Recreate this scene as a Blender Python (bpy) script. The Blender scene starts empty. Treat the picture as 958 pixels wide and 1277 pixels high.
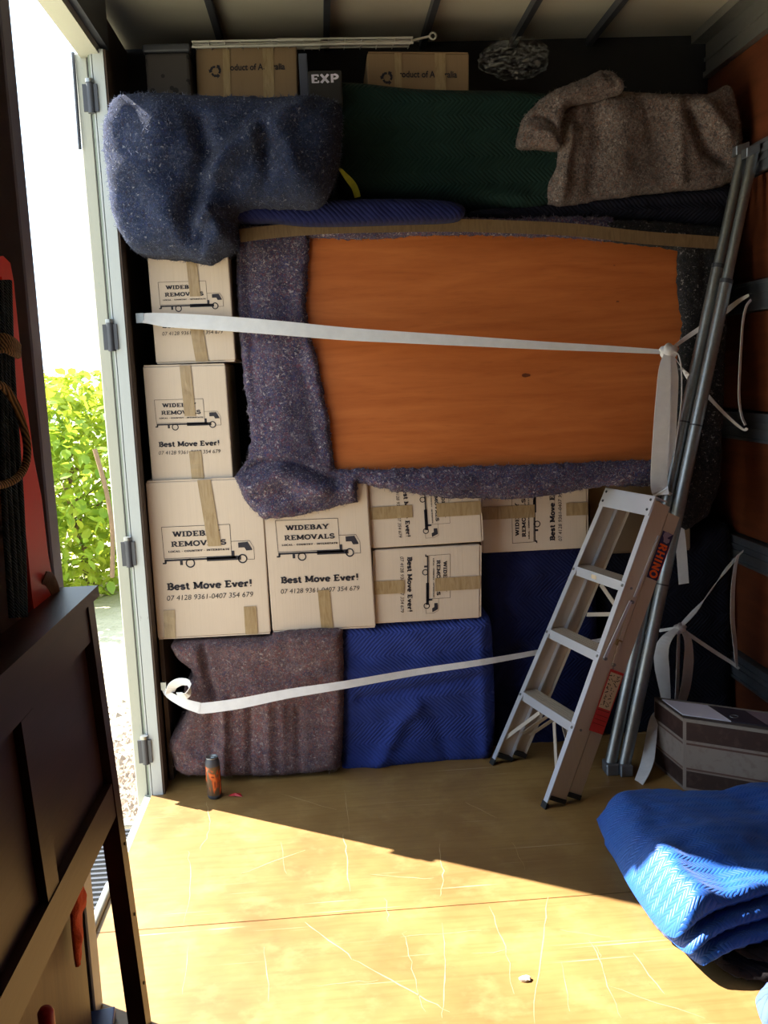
import bpy, bmesh, math, random
import numpy as np
from mathutils import Vector, Matrix, noise
from mathutils.geometry import delaunay_2d_cdt

random.seed(4)
RNG = np.random.default_rng(4)
SC = bpy.context.scene
COL = SC.collection

# ------------------------------------------------------------------ camera
W, H, F = 958, 1277, 1190.0
CR = np.array([0.9969459285051318, -0.06444217661444139, -0.04411373380517553])
CD = np.array([-0.052715162788791056, -0.13853904038987974, -0.9889530048996275])
CF = np.array([0.0576188098557407, 0.9882581343763605, -0.1415130120863929])
CP = np.array([0.0, -3.55, 1.55])
cam = bpy.data.cameras.new('camera')
cam_o = bpy.data.objects.new('camera', cam)
COL.objects.link(cam_o)
cam.lens = F / H * 36.0
cam.sensor_width = 36.0
cam.clip_start = 0.02
cam.clip_end = 300
m = Matrix.Identity(4)
for i in range(3):
    m[i][0], m[i][1], m[i][2], m[i][3] = CR[i], -CD[i], -CF[i], CP[i]
cam_o.matrix_world = m
SC.camera = cam_o

# ------------------------------------------------------------------ sky, sun, exposure
world = bpy.data.worlds.new('world')
SC.world = world
world.use_nodes = True
bg = world.node_tree.nodes['Background']
bg.inputs[0].default_value = (0.68, 0.84, 1.0, 1)
bg.inputs[1].default_value = 3.0
sun = bpy.data.lights.new('sun', 'SUN')
sun.energy = 32.0
sun.angle = math.radians(0.55)
sun.color = (1.0, 0.95, 0.88)
sun_o = bpy.data.objects.new('sun', sun)
COL.objects.link(sun_o)
EL = math.radians(40)
sd = Vector((0.846 * math.cos(EL), -0.533 * math.cos(EL), -math.sin(EL)))
sun_o.rotation_euler = sd.to_track_quat('-Z', 'Y').to_euler()
sun_o.location = (-6, 5, 7)
SC.view_settings.view_transform = 'Standard'
SC.view_settings.look = 'None'
SC.view_settings.gamma = 1.0
SC.view_settings.use_curve_mapping = False
SC.view_settings.exposure = -0.12


# ------------------------------------------------------------------ pixel to point
def ray(px, py):
    return (px - 479) / F * CR + (py - 638.5) / F * CD + CF


def atX(px, py, X):
    v = ray(px, py)
    return CP + (X - CP[0]) / v[0] * v


def atY(px, py, Y):
    v = ray(px, py)
    return CP + (Y - CP[1]) / v[1] * v


def atZ(px, py, Z):
    v = ray(px, py)
    return CP + (Z - CP[2]) / v[2] * v


def atP(px, py, pl):
    """point on the upright or leaning plane pl = Y, or (y0, z0, k) with Y = y0 + k (z - z0)"""
    if not isinstance(pl, tuple): return atY(px, py, pl)
    y0, z0, k = pl
    v = ray(px, py)
    return CP + (y0 + k * (CP[2] - z0) - CP[1]) / (v[1] - k * v[2]) * v


# ------------------------------------------------------------------ object helpers
def tag(o, label=None, cat=None, group=None, kind=None):
    if label: o['label'] = label
    if cat: o['category'] = cat
    if group: o['group'] = group
    if kind: o['kind'] = kind
    return o


def thing(name, loc, label=None, cat=None, group=None, kind=None):
    o = bpy.data.objects.new(name, None)
    COL.objects.link(o)
    o.empty_display_size = 0.05
    o.location = Vector([float(c) for c in loc])
    return tag(o, label, cat, group, kind)


def root_loc(p):
    v = Vector((0, 0, 0))
    while p is not None:
        v += p.location
        p = p.parent
    return v


def link_mesh(name, verts, faces, mat, parent=None, smooth=False, mats=None, fmat=None):
    off = root_loc(parent)
    me = bpy.data.meshes.new(name)
    me.from_pydata([(float(v[0]) - off.x, float(v[1]) - off.y, float(v[2]) - off.z) for v in verts], [], faces)
    for mm in (mats or [mat]):
        me.materials.append(mm)
    if fmat is not None:
        me.polygons.foreach_set('material_index', fmat)
    if smooth is True:
        me.polygons.foreach_set('use_smooth', [True] * len(me.polygons))
    elif smooth:
        me.polygons.foreach_set('use_smooth', smooth)
    me.update()
    o = bpy.data.objects.new(name, me)
    COL.objects.link(o)
    if parent is not None:
        o.parent = parent
    return o


class MB:
    def __init__(s):
        s.v, s.f, s.sm = [], [], []

    def add(s, verts, faces, smooth=False):
        b = len(s.v)
        s.v += [tuple(float(c) for c in v) for v in verts]
        for f in faces:
            s.f.append([b + i for i in f])
            s.sm.append(smooth)
        return s

    def hexa(s, p):  # 8 corners: bottom 4 ccw then top 4
        return s.add(p, [(3, 2, 1, 0), (4, 5, 6, 7), (0, 1, 5, 4), (1, 2, 6, 5), (2, 3, 7, 6), (3, 0, 4, 7)])

    def box(s, x0, x1, y0, y1, z0, z1):
        return s.hexa([(x0, y0, z0), (x1, y0, z0), (x1, y1, z0), (x0, y1, z0),
                       (x0, y0, z1), (x1, y0, z1), (x1, y1, z1), (x0, y1, z1)])

    def obox(s, O, a, b, c):  # origin corner + three edge vectors
        O, a, b, c = (np.array(q, float) for q in (O, a, b, c))
        if np.dot(np.cross(a, b), c) < 0:
            a, b = b, a
        return s.hexa([O, O + a, O + a + b, O + b, O + c, O + a + c, O + a + b + c, O + b + c])

    def bevel_box(s, O, a, b, c, bev=0.004, seg=2):
        O, a, b, c = (np.array(q, float) for q in (O, a, b, c))
        if np.dot(np.cross(a, b), c) < 0:
            a, b = b, a
        t = MB().obox(O, a, b, c)
        bm = bmesh.new()
        vs = [bm.verts.new(v) for v in t.v]
        for f in t.f:
            bm.faces.new([vs[i] for i in f])
        bmesh.ops.bevel(bm, geom=list(bm.edges), offset=bev, segments=seg, profile=0.5, affect='EDGES')
        bm.verts.index_update()
        s.add([v.co[:] for v in bm.verts], [[v.index for v in f.verts] for f in bm.faces])
        bm.free()
        return s

    def tube(s, pts, r, n=10, caps=True):
        pts = [np.array(p, float) for p in pts]
        rr = r if isinstance(r, (list, tuple)) else [r] * len(pts)
        rings = []
        up = None
        for i, p in enumerate(pts):
            t = pts[min(i + 1, len(pts) - 1)] - pts[max(i - 1, 0)]
            t = t / (np.linalg.norm(t) + 1e-9)
            if up is None:
                up = np.array([0, 0, 1.0]) if abs(t[2]) < 0.9 else np.array([1.0, 0, 0])
            u = up - t * (up @ t)
            u /= np.linalg.norm(u) + 1e-9
            up = u
            w = np.cross(t, u)
            rings.append([p + rr[i] * (u * math.cos(2 * math.pi * k / n) + w * math.sin(2 * math.pi * k / n)) for k in range(n)])
        b = [v for q in rings for v in q]
        fs = []
        for i in range(len(pts) - 1):
            for k in range(n):
                fs.append((i * n + k, i * n + (k + 1) % n, (i + 1) * n + (k + 1) % n, (i + 1) * n + k))
        s.add(b, fs, True)
        if caps:
            s.add(rings[0], [tuple(range(n))[::-1]])
            s.add(rings[-1], [tuple(range(n))])
        return s

    def lathe(s, cx, cy, prof, n=24):
        vs, fs = [], []
        for r, z in prof:
            for k in range(n):
                a = 2 * math.pi * k / n
                vs.append((cx + r * math.cos(a), cy + r * math.sin(a), z))
        for i in range(len(prof) - 1):
            for k in range(n):
                fs.append((i * n + k, i * n + (k + 1) % n, (i + 1) * n + (k + 1) % n, (i + 1) * n + k))
        return s.add(vs, fs, True)

    def ribbon(s, pts, width, wdir=(0, 0, 1), th=0.002):
        """flat strip with thickness; wdir one vector or one per point, width one or one per point"""
        pts = [np.array(p, float) for p in pts]
        n = len(pts)
        ws = width if isinstance(width, (list, tuple)) else [width] * n
        wd = wdir if isinstance(wdir[0], (list, tuple, np.ndarray)) else [wdir] * n
        vs, fs = [], []
        for i in range(n):
            t = pts[min(i + 1, n - 1)] - pts[max(i - 1, 0)]
            t = t / (np.linalg.norm(t) + 1e-9)
            w = np.array(wd[i], float)
            w = w - t * (w @ t)
            w /= np.linalg.norm(w) + 1e-9
            nn = np.cross(t, w)
            p = pts[i]
            for a, b in ((-1, -1), (1, -1), (1, 1), (-1, 1)):
                vs.append(p + w * ws[i] / 2 * a + nn * th / 2 * b)
        for i in range(n - 1):
            for k in range(4):
                fs.append((i * 4 + k, i * 4 + (k + 1) % 4, i * 4 + 4 + (k + 1) % 4, i * 4 + 4 + k))
        fs.append((3, 2, 1, 0))
        fs.append(tuple((n - 1) * 4 + k for k in range(4)))
        return s.add(vs, fs)

    def build(s, name, mat, parent=None, **kw):
        return link_mesh(name, s.v, s.f, mat, parent, smooth=list(s.sm), **kw)


def catmull(pts, n=6, closed=False):
    P = [np.array(p, float) for p in pts]
    out = []
    N = len(P)
    for i in range(N if closed else N - 1):
        if closed:
            p0, p1, p2, p3 = P[i - 1], P[i], P[(i + 1) % N], P[(i + 2) % N]
        else:
            p0, p1, p2, p3 = P[max(i - 1, 0)], P[i], P[i + 1], P[min(i + 2, N - 1)]
        for k in range(n):
            t = k / n
            out.append(0.5 * ((2 * p1) + (p2 - p0) * t + (2 * p0 - 5 * p1 + 4 * p2 - p3) * t * t + (3 * p1 - p0 - 3 * p2 + p3) * t ** 3))
    if not closed:
        out.append(P[-1])
    return out


def resample_closed(P, step):
    P = [np.array(p, float) for p in P]
    out = []
    for i in range(len(P)):
        a, b = P[i], P[(i + 1) % len(P)]
        n = max(1, int(round(np.linalg.norm(b - a) / step)))
        for k in range(n):
            out.append(a + (b - a) * k / n)
    return out


def seg_dist(P, A, B):
    d = B - A
    L = (d @ d) + 1e-12
    t = np.clip(((P - A) @ d) / L, 0, 1)
    return np.linalg.norm(P - (A + t[:, None] * d), axis=1)


def poly_dist(P, poly, closed=True):
    D = np.full(len(P), 1e9)
    n = len(poly)
    for i in range(n if closed else n - 1):
        D = np.minimum(D, seg_dist(P, poly[i], poly[(i + 1) % n]))
    return D


def inside(P, poly):
    c = np.zeros(len(P), bool)
    n = len(poly)
    x, y = P[:, 0], P[:, 1]
    for i in range(n):
        x1, y1 = poly[i]
        x2, y2 = poly[(i + 1) % n]
        if y1 == y2: continue
        cond = ((y1 > y) != (y2 > y)) & (x < (x2 - x1) * (y - y1) / (y2 - y1) + x1)
        c ^= cond
    return c


def cloth_mesh(outline, frame, depth=0.3, R=0.05, step=0.018, folds=(), holes=(), lump=0.008, lscale=7.0, seed=0,
               ragged=0.0, smooth_outline=True, sym=False, deform=None, hole_R=None):
    """closed soft body: outline in 2D, frame=(O,eu,ev,en) with en pointing at the viewer; rounded rim, folds=[(pts2d,amp,width)]"""
    O, eu, ev, en = (np.array(q, float) for q in frame)
    ol = catmull(outline, 5, True) if smooth_outline else outline
    ol = np.array(resample_closed(ol, step))
    rg = np.random.default_rng(seed + 11)
    hl = []
    for h in holes:
        hh = np.array(resample_closed(h, step * 0.7))
        if ragged: hh = hh + rg.normal(0, ragged, hh.shape)
        hl.append(hh)
    if ragged: ol = ol + rg.normal(0, ragged, ol.shape)
    lo, hi = ol.min(0), ol.max(0)
    gu = np.arange(lo[0], hi[0], step)
    gv = np.arange(lo[1], hi[1], step * 0.87)
    G = np.array([(a + (step / 2 if j % 2 else 0), b) for j, b in enumerate(gv) for a in gu])
    G = G + rg.uniform(-.12, .12, G.shape) * step
    k = inside(G, ol)
    for h in hl: k &= ~inside(G, h)
    G = G[k]
    D = poly_dist(G, ol)
    for h in hl: D = np.minimum(D, poly_dist(G, h))
    G = G[D > step * 0.55]
    V2 = [Vector(p) for p in ol]
    E = [(i, (i + 1) % len(ol)) for i in range(len(ol))]
    for h in hl:
        b = len(V2)
        V2 += [Vector(p) for p in h]
        E += [(b + i, b + (i + 1) % len(h)) for i in range(len(h))]
    V2 += [Vector(p) for p in G]
    vo, eo, fo, _, _, _ = delaunay_2d_cdt(V2, E, [], 1, 1e-6)
    P = np.array([tuple(v) for v in vo])
    cen = np.array([P[list(f)].mean(0) for f in fo])
    keep = inside(cen, ol)
    for h in hl: keep &= ~inside(cen, h)
    fo = [list(f) for f, q in zip(fo, keep) if q]
    D = poly_dist(P, ol)
    dr = np.clip(D / R, 0, 1)
    base = R * np.sqrt(np.clip(1 - (1 - dr) ** 2, 0, 1))
    wgt = dr.copy()
    for h in hl:
        hR = hole_R or R
        q = np.clip(poly_dist(P, h) / hR, 0, 1)
        base = base - hR * (1 - np.sqrt(np.clip(1 - (1 - q) ** 2, 0, 1)))
        wgt = np.minimum(wgt, 0.4 + 0.6 * q)
    hgt = base.copy()
    wf = np.sqrt(np.clip(wgt, 0, 1))
    for pts, amp, wd in folds:
        pl = [np.array(p, float) for p in pts]
        d = poly_dist(P, pl, False)
        hgt += amp * np.exp(-(d / wd) ** 2) * wf
    for i, p in enumerate(P):
        hgt[i] += lump * wf[i] * noise.fractal(Vector((p[0] * lscale + seed * 7.3, p[1] * lscale, seed * 1.7)), 0.8, 2.0, 3)
    n = len(P)
    front = O + P[:, :1] * eu + P[:, 1:2] * ev + hgt[:, None] * en
    if sym:
        back = O + P[:, :1] * eu + P[:, 1:2] * ev + (-depth - base * 0.9)[:, None] * en
    else:
        back = O + P[:, :1] * eu + P[:, 1:2] * ev - depth * en
    cnt = {}
    for f in fo:
        for a, b in ((f[0], f[1]), (f[1], f[2]), (f[2], f[0])):
            cnt[(a, b)] = 1
    sgn = 1 if np.dot(np.cross(eu, ev), en) > 0 else -1
    faces, sm = [], []
    for f in fo:
        a = P[f[1]] - P[f[0]]
        b = P[f[2]] - P[f[0]]
        if (a[0] * b[1] - a[1] * b[0]) * sgn < 0: f = f[::-1]
        faces.append(f); sm.append(True)
        faces.append([f[0] + n, f[2] + n, f[1] + n]); sm.append(True)
    for (a, b) in cnt:
        if (b, a) not in cnt:
            faces.append([a, b, b + n, a + n][::-1] if sgn > 0 else [a, b, b + n, a + n]); sm.append(True)
    V = np.vstack([front, back])
    if deform is not None:
        V = deform(V)
    # drop unused
    used = sorted({i for f in faces for i in f})
    mp = {o: i for i, o in enumerate(used)}
    me_v = [V[i] for i in used]
    faces = [[mp[i] for i in f] for f in faces]
    return me_v, faces, sm


def wall_cloth(name, px, Y, mat, parent=None, folds=(), holes=(), **kw):
    """soft body whose front lies in the plane Y (upright, or leaning), outline given where the photograph shows it"""
    R = kw.get('R', 0.05)
    pl = Y if isinstance(Y, tuple) else (Y, 0.0, 0.0)
    y0, z0, k = pl
    ev = np.array([0, k, 1.0]) / math.hypot(1, k)
    en = np.array([0, -1.0, k]) / math.hypot(1, k)
    O = np.array([0, y0, z0])

    def to2(q):
        p = atP(q[0], q[1], pl) - O
        return np.array([p[0], p @ ev])
    ol = [to2(q) for q in px]
    fl = [([to2(q) for q in pts], am, w) for pts, am, w in folds]
    hs = [[to2(q) for q in h] for h in holes]
    v, f, sm = cloth_mesh(ol, (O - en * R, (1, 0, 0), ev, en), folds=fl, holes=hs, **kw)
    return link_mesh(name, v, f, mat, parent, smooth=sm)


def fuzz(o, mat, count, seed, length=(.006, .016), width=.0007):
    """loose wool fibres standing off a felt surface: one mesh, too many to count"""
    rg = random.Random(seed)
    me = o.data
    ps = [p for p in me.polygons if p.normal.y < .35]
    area = [p.area for p in ps]
    v, f = [], []
    for p in rg.choices(ps, weights=area, k=count):
        vs = [me.vertices[i].co for i in p.vertices[:3]]
        r1, r2 = rg.random(), rg.random()
        if r1 + r2 > 1: r1, r2 = 1 - r1, 1 - r2
        c = vs[0] + (vs[1] - vs[0]) * r1 + (vs[2] - vs[0]) * r2
        n = p.normal
        d = (n * rg.uniform(.05, .9) + Vector((rg.gauss(0, 1), rg.gauss(0, 1), rg.gauss(0, 1))) * .8).normalized()
        s = d.cross(Vector((rg.gauss(0, 1), rg.gauss(0, 1), rg.gauss(0, 1)))).normalized() * width
        L = rg.uniform(*length)
        b = len(v)
        mid = c + d * L * .5 + n * .002
        v += [c - s, c + s, mid + s * .8, mid - s * .8, c + d * L + Vector((rg.gauss(0, .002), rg.gauss(0, .002), rg.gauss(0, .002)))]
        f += [(b, b + 1, b + 2, b + 3), (b + 3, b + 2, b + 4)]
    m2 = bpy.data.meshes.new('wool_fibres')
    m2.from_pydata([tuple(q) for q in v], [], f)
    m2.materials.append(mat)
    q = bpy.data.objects.new('wool_fibres', m2)
    COL.objects.link(q)
    q.parent = o
    q['kind'] = 'stuff'
    return q


# ------------------------------------------------------------------ materials
def nt(name):
    m = bpy.data.materials.new(name)
    m.use_nodes = True
    t = m.node_tree
    return m, t, t.nodes, t.links, t.nodes['Principled BSDF']


def ramp(N, stops, interp='LINEAR'):
    r = N.new('ShaderNodeValToRGB')
    r.color_ramp.interpolation = interp
    e = r.color_ramp.elements
    while len(e) > 1: e.remove(e[-1])
    e[0].position = stops[0][0]; e[0].color = (*stops[0][1], 1)
    for p, c in stops[1:]:
        q = e.new(p); q.color = (*c, 1)
    return r


def coords(N, L, scale=(1, 1, 1), rot=(0, 0, 0), kind='Object'):
    tc = N.new('ShaderNodeTexCoord')
    mp = N.new('ShaderNodeMapping')
    mp.inputs['Scale'].default_value = scale
    mp.inputs['Rotation'].default_value = rot
    L.new(tc.outputs[kind], mp.inputs[0])
    return mp.outputs[0]


def noise_tex(N, L, vec, scale, detail=3, rough=0.55, dist=0.0):
    n = N.new('ShaderNodeTexNoise')
    n.inputs['Scale'].default_value = scale
    n.inputs['Detail'].default_value = detail
    n.inputs['Roughness'].default_value = rough
    n.inputs['Distortion'].default_value = dist
    if vec is not None: L.new(vec, n.inputs['Vector'])
    return n.outputs['Fac']


def mix(N, L, fac, a, b, mode='MIX'):
    n = N.new('ShaderNodeMix')
    n.data_type = 'RGBA'; n.blend_type = mode
    for sock, val in ((n.inputs[0], fac), (n.inputs[6], a), (n.inputs[7], b)):
        if isinstance(val, (int, float)): sock.default_value = val
        elif isinstance(val, tuple): sock.default_value = (*val[:3], 1)
        else: L.new(val, sock)
    return n.outputs[2]


def math_n(N, L, op, a, b=None, c=None):
    n = N.new('ShaderNodeMath'); n.operation = op
    for s, v in zip(n.inputs, (a, b, c)):
        if v is None: continue
        if isinstance(v, (int, float)): s.default_value = v
        else: L.new(v, s)
    return n.outputs[0]


def bump(N, L, P, h, dist=0.002, strength=1.0):
    b = N.new('ShaderNodeBump')
    b.inputs['Distance'].default_value = dist
    b.inputs['Strength'].default_value = strength
    L.new(h, b.inputs['Height'])
    L.new(b.outputs[0], P.inputs['Normal'])


def simple(name, col, rough=0.6, metal=0.0, var=0.12, scale=20, bmp=0.0, spec=None):
    m, t, N, L, P = nt(name)
    v = coords(N, L)
    f = noise_tex(N, L, v, scale, 4)
    c = mix(N, L, f, tuple(x * (1 - var) for x in col), tuple(min(1, x * (1 + var)) for x in col))
    L.new(c, P.inputs['Base Color'])
    P.inputs['Roughness'].default_value = rough
    P.inputs['Metallic'].default_value = metal
    if spec is not None: P.inputs['Specular IOR Level'].default_value = spec
    if bmp: bump(N, L, P, noise_tex(N, L, v, scale * 6, 3), bmp)
    return m


def felt(name, dark, midc, flecks, cell=300, fleck=0.12, pale=0.93):
    """recycled wool felt: matted fibres of mixed colours with pale and red flecks"""
    m, t, N, L, P = nt(name)
    v = coords(N, L)
    n1 = noise_tex(N, L, v, 26, 5, 0.75)
    base = mix(N, L, ramp_out(N, L, n1, 0.36, 0.66), dark, midc)
    nz = N.new('ShaderNodeTexNoise'); nz.inputs['Scale'].default_value = 110; nz.inputs['Detail'].default_value = 3
    L.new(v, nz.inputs['Vector'])
    sc = N.new('ShaderNodeVectorMath'); sc.operation = 'SCALE'; sc.inputs[3].default_value = 0.022
    L.new(nz.outputs['Color'], sc.inputs[0])
    dv = N.new('ShaderNodeVectorMath'); dv.operation = 'ADD'
    L.new(v, dv.inputs[0]); L.new(sc.outputs[0], dv.inputs[1])
    c = base
    for k, (s, th, amt) in enumerate(((cell, 1 - 3.6 * fleck, 0.62), (cell * .5, 1 - 2.2 * fleck, 0.55))):
        vo = N.new('ShaderNodeTexVoronoi'); vo.inputs['Scale'].default_value = s
        L.new(dv.outputs[0], vo.inputs['Vector'])
        sp = N.new('ShaderNodeSeparateColor'); L.new(vo.outputs['Color'], sp.inputs[0])
        pal = ramp(N, [(0.0, flecks[0]), (0.3, flecks[1]), (0.55, flecks[2]), (0.78, flecks[3]), (pale, flecks[4])], 'CONSTANT')
        L.new(sp.outputs[0], pal.inputs[0])
        f2 = math_n(N, L, 'MULTIPLY', math_n(N, L, 'GREATER_THAN', sp.outputs[1], th), amt)
        c = mix(N, L, f2, c, pal.outputs[0])
    big = noise_tex(N, L, v, 4.0, 3)
    c = mix(N, L, math_n(N, L, 'MULTIPLY', ramp_out(N, L, big, .4, .65), 0.45), c, tuple(x * 0.55 for x in dark))
    vo2 = N.new('ShaderNodeTexVoronoi'); vo2.inputs['Scale'].default_value = 62
    L.new(dv.outputs[0], vo2.inputs['Vector'])
    sp2 = N.new('ShaderNodeSeparateColor'); L.new(vo2.outputs['Color'], sp2.inputs[0])
    near = math_n(N, L, 'LESS_THAN', vo2.outputs['Distance'], 0.22)
    f3 = math_n(N, L, 'MULTIPLY', near, math_n(N, L, 'GREATER_THAN', sp2.outputs[1], .93))
    c = mix(N, L, math_n(N, L, 'MULTIPLY', f3, 0.6), c, flecks[4])
    L.new(c, P.inputs['Base Color'])
    P.inputs['Roughness'].default_value = 0.95
    P.inputs['Specular IOR Level'].default_value = 0.1
    P.inputs['Sheen Weight'].default_value = 0.06
    h = noise_tex(N, L, dv.outputs[0], 200, 4, 0.7)
    bump(N, L, P, h, 0.007, 0.9)
    return m


def ramp_out(N, L, fac, a, b):
    n = N.new('ShaderNodeMapRange'); n.clamp = True
    n.inputs[1].default_value = a; n.inputs[2].default_value = b
    L.new(fac, n.inputs[0])
    return n.outputs[0]


def quilt(name, col, axes='XZ', amp=0.004, pitch=0.028, col2=None, zig=0.09, rough=0.85, sheen=0.04, spec=0.15):
    """quilted moving pad: zigzag rows of stitching pressed into padding"""
    m, t, N, L, P = nt(name)
    v = coords(N, L)
    wob = noise_tex(N, L, v, 6, 2)
    s = N.new('ShaderNodeSeparateXYZ'); L.new(v, s.inputs[0])
    a = s.outputs[0]
    b = s.outputs[2] if axes == 'XZ' else s.outputs[1]
    a = math_n(N, L, 'ADD', a, math_n(N, L, 'MULTIPLY', wob, 0.03))
    tri = math_n(N, L, 'PINGPONG', math_n(N, L, 'ADD', b, 5.0), zig)
    q = math_n(N, L, 'ADD', a, tri)
    saw = math_n(N, L, 'PINGPONG', math_n(N, L, 'ADD', q, 5.0), pitch / 2)
    h = math_n(N, L, 'POWER', math_n(N, L, 'DIVIDE', saw, pitch / 2), 0.5)
    fine = noise_tex(N, L, v, 160, 3)
    hh = math_n(N, L, 'ADD', h, math_n(N, L, 'MULTIPLY', fine, 0.25))
    n2 = noise_tex(N, L, v, 9, 3)
    c = mix(N, L, n2, tuple(x * 0.8 for x in col), col2 or tuple(min(1, x * 1.2) for x in col))
    c = mix(N, L, math_n(N, L, 'MULTIPLY', math_n(N, L, 'LESS_THAN', h, 0.3), 0.16), c, tuple(x * 0.45 for x in col))
    L.new(c, P.inputs['Base Color'])
    P.inputs['Roughness'].default_value = rough
    P.inputs['Specular IOR Level'].default_value = spec
    P.inputs['Sheen Weight'].default_value = sheen
    bump(N, L, P, hh, amp, 1.0)
    return m


def cardboard(name, col):
    m, t, N, L, P = nt(name)
    v = coords(N, L)
    f = noise_tex(N, L, v, 5, 4)
    c = mix(N, L, f, tuple(x * 0.93 for x in col), tuple(min(1, x * 1.05) for x in col))
    vv = coords(N, L, (150, 150, 1.2))
    st = noise_tex(N, L, vv, 1.0, 2)
    c = mix(N, L, math_n(N, L, 'MULTIPLY', ramp_out(N, L, st, .45, .7), 0.07), c, tuple(x * 0.6 for x in col))
    L.new(c, P.inputs['Base Color'])
    P.inputs['Roughness'].default_value = 0.8
    P.inputs['Specular IOR Level'].default_value = 0.25
    bump(N, L, P, math_n(N, L, 'ADD', st, noise_tex(N, L, v, 9, 2)), 0.0012, 0.5)
    return m


def wood(name, c1, c2, axis=(1.2, 14, 14), rough=0.4, scale=3.0, knots=False, spec=0.4):
    m, t, N, L, P = nt(name)
    v = coords(N, L, axis)
    g = noise_tex(N, L, v, scale, 6, 0.6, 0.6)
    c = mix(N, L, ramp_out(N, L, g, 0.3, 0.72), c1, c2)
    v2 = coords(N, L, tuple(a * 6 for a in axis))
    g2 = noise_tex(N, L, v2, scale, 3)
    c = mix(N, L, math_n(N, L, 'MULTIPLY', ramp_out(N, L, g2, 0.55, 0.75), 0.2), c, tuple(x * 0.45 for x in c1))
    L.new(c, P.inputs['Base Color'])
    P.inputs['Roughness'].default_value = rough
    P.inputs['Specular IOR Level'].default_value = spec
    bump(N, L, P, g2, 0.0006, 0.5)
    return m


def metal(name, col, rough=0.35, mottle=0.15, scale=30, brushed=None, met=0.92):
    m, t, N, L, P = nt(name)
    v = coords(N, L, brushed or (1, 1, 1))
    f = noise_tex(N, L, v, scale, 4)
    c = mix(N, L, f, tuple(x * (1 - mottle) for x in col), tuple(min(1, x * (1 + mottle)) for x in col))
    L.new(c, P.inputs['Base Color'])
    P.inputs['Metallic'].default_value = met
    r = N.new('ShaderNodeMapRange'); L.new(f, r.inputs[0])
    r.inputs[3].default_value = rough - 0.03; r.inputs[4].default_value = rough + 0.05
    L.new(r.outputs[0], P.inputs['Roughness'])
    bump(N, L, P, f, 0.0004, 0.5)
    return m


M = {}
M['felt_navy'] = felt('felt_navy', (0.006, 0.012, 0.036), (0.018, 0.032, 0.085),
                      [(0.02, 0.03, 0.11), (0.05, 0.065, 0.12), (0.025, 0.016, 0.03), (0.08, 0.09, 0.14), (0.26, 0.27, 0.32)], 300, 0.10, .97)
M['felt_purple'] = felt('felt_purple', (0.040, 0.036, 0.066), (0.115, 0.100, 0.160),
                        [(0.05, 0.06, 0.19), (0.20, 0.07, 0.10), (0.23, 0.21, 0.26), (0.05, 0.05, 0.11), (0.62, 0.57, 0.60)], 280, 0.17, .93)
M['felt_pink'] = felt('felt_pink', (0.085, 0.058, 0.066), (0.21, 0.135, 0.138),
                      [(0.25, 0.08, 0.08), (0.20, 0.17, 0.21), (0.07, 0.06, 0.12), (0.32, 0.22, 0.21), (0.48, 0.42, 0.41)], 280, 0.15, .95)
M['felt_brown'] = felt('felt_brown', (0.080, 0.068, 0.068), (0.195, 0.170, 0.168),
                       [(0.26, 0.15, 0.12), (0.30, 0.27, 0.27), (0.05, 0.05, 0.06), (0.34, 0.29, 0.27), (0.52, 0.47, 0.45)], 280, 0.17, .95)
M['felt_charcoal'] = felt('felt_charcoal', (0.012, 0.013, 0.014), (0.035, 0.036, 0.040),  # neutral felt, made darker still by the right end's shade in its colour
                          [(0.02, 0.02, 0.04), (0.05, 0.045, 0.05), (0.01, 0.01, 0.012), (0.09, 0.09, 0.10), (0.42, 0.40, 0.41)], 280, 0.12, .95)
def fibre(name, c1, c2):
    m, t, N, L, P = nt(name)
    c = mix(N, L, ramp_out(N, L, noise_tex(N, L, coords(N, L), 60, 2), .4, .6), c1, c2)
    L.new(c, P.inputs['Base Color']); P.inputs['Roughness'].default_value = .8
    tb = N.new('ShaderNodeBsdfTranslucent'); L.new(c, tb.inputs[0])
    ms = N.new('ShaderNodeMixShader'); ms.inputs[0].default_value = .5
    L.new(P.outputs[0], ms.inputs[1]); L.new(tb.outputs[0], ms.inputs[2])
    L.new(ms.outputs[0], [n for n in N if n.type == 'OUTPUT_MATERIAL'][0].inputs[0])
    return m


M['fibre_navy'] = fibre('navy_fibre', (.03, .045, .11), (.16, .18, .26))
M['fibre_purple'] = fibre('purple_fibre', (.08, .08, .16), (.34, .30, .34))
M['fibre_pink'] = fibre('pink_fibre', (.18, .10, .11), (.30, .25, .26))
M['fibre_brown'] = fibre('brown_fibre', (.14, .11, .10), (.34, .30, .29))
M['quilt_blue'] = quilt('quilt_blue', (0.025, 0.045, 0.23), 'XZ', 0.0028, 0.017)
M['quilt_navy'] = quilt('quilt_navy', (0.010, 0.015, 0.080), 'XZ', 0.0028, 0.017)
M['quilt_roll'] = quilt('quilt_roll', (0.005, 0.008, 0.055), 'XZ', 0.003, 0.020, zig=0.3)
M['quilt_dark'] = quilt('quilt_dark', (0.007, 0.008, 0.018), 'XZ', 0.003, 0.018)
M['quilt_green'] = quilt('quilt_green', (0.008, 0.027, 0.023), 'XZ', 0.003, 0.018, zig=0.05)
M['quilt_pile'] = quilt('quilt_pile', (0.004, 0.062, 0.40), 'XY', 0.0015, 0.012, zig=0.020, rough=0.48, sheen=0.08, col2=(0.010, 0.120, 0.47), spec=.45)
M['quilt_black'] = quilt('quilt_black', (0.010, 0.007, 0.008), 'XY', 0.004, 0.03)
M['quilt_pale'] = quilt('quilt_pale', (0.07, 0.11, 0.28), 'XY', 0.004, 0.03)
M['card'] = cardboard('cardboard', (0.55, 0.465, 0.385))
M['card_brown'] = cardboard('cardboard_brown', (0.27, 0.185, 0.11))
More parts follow.
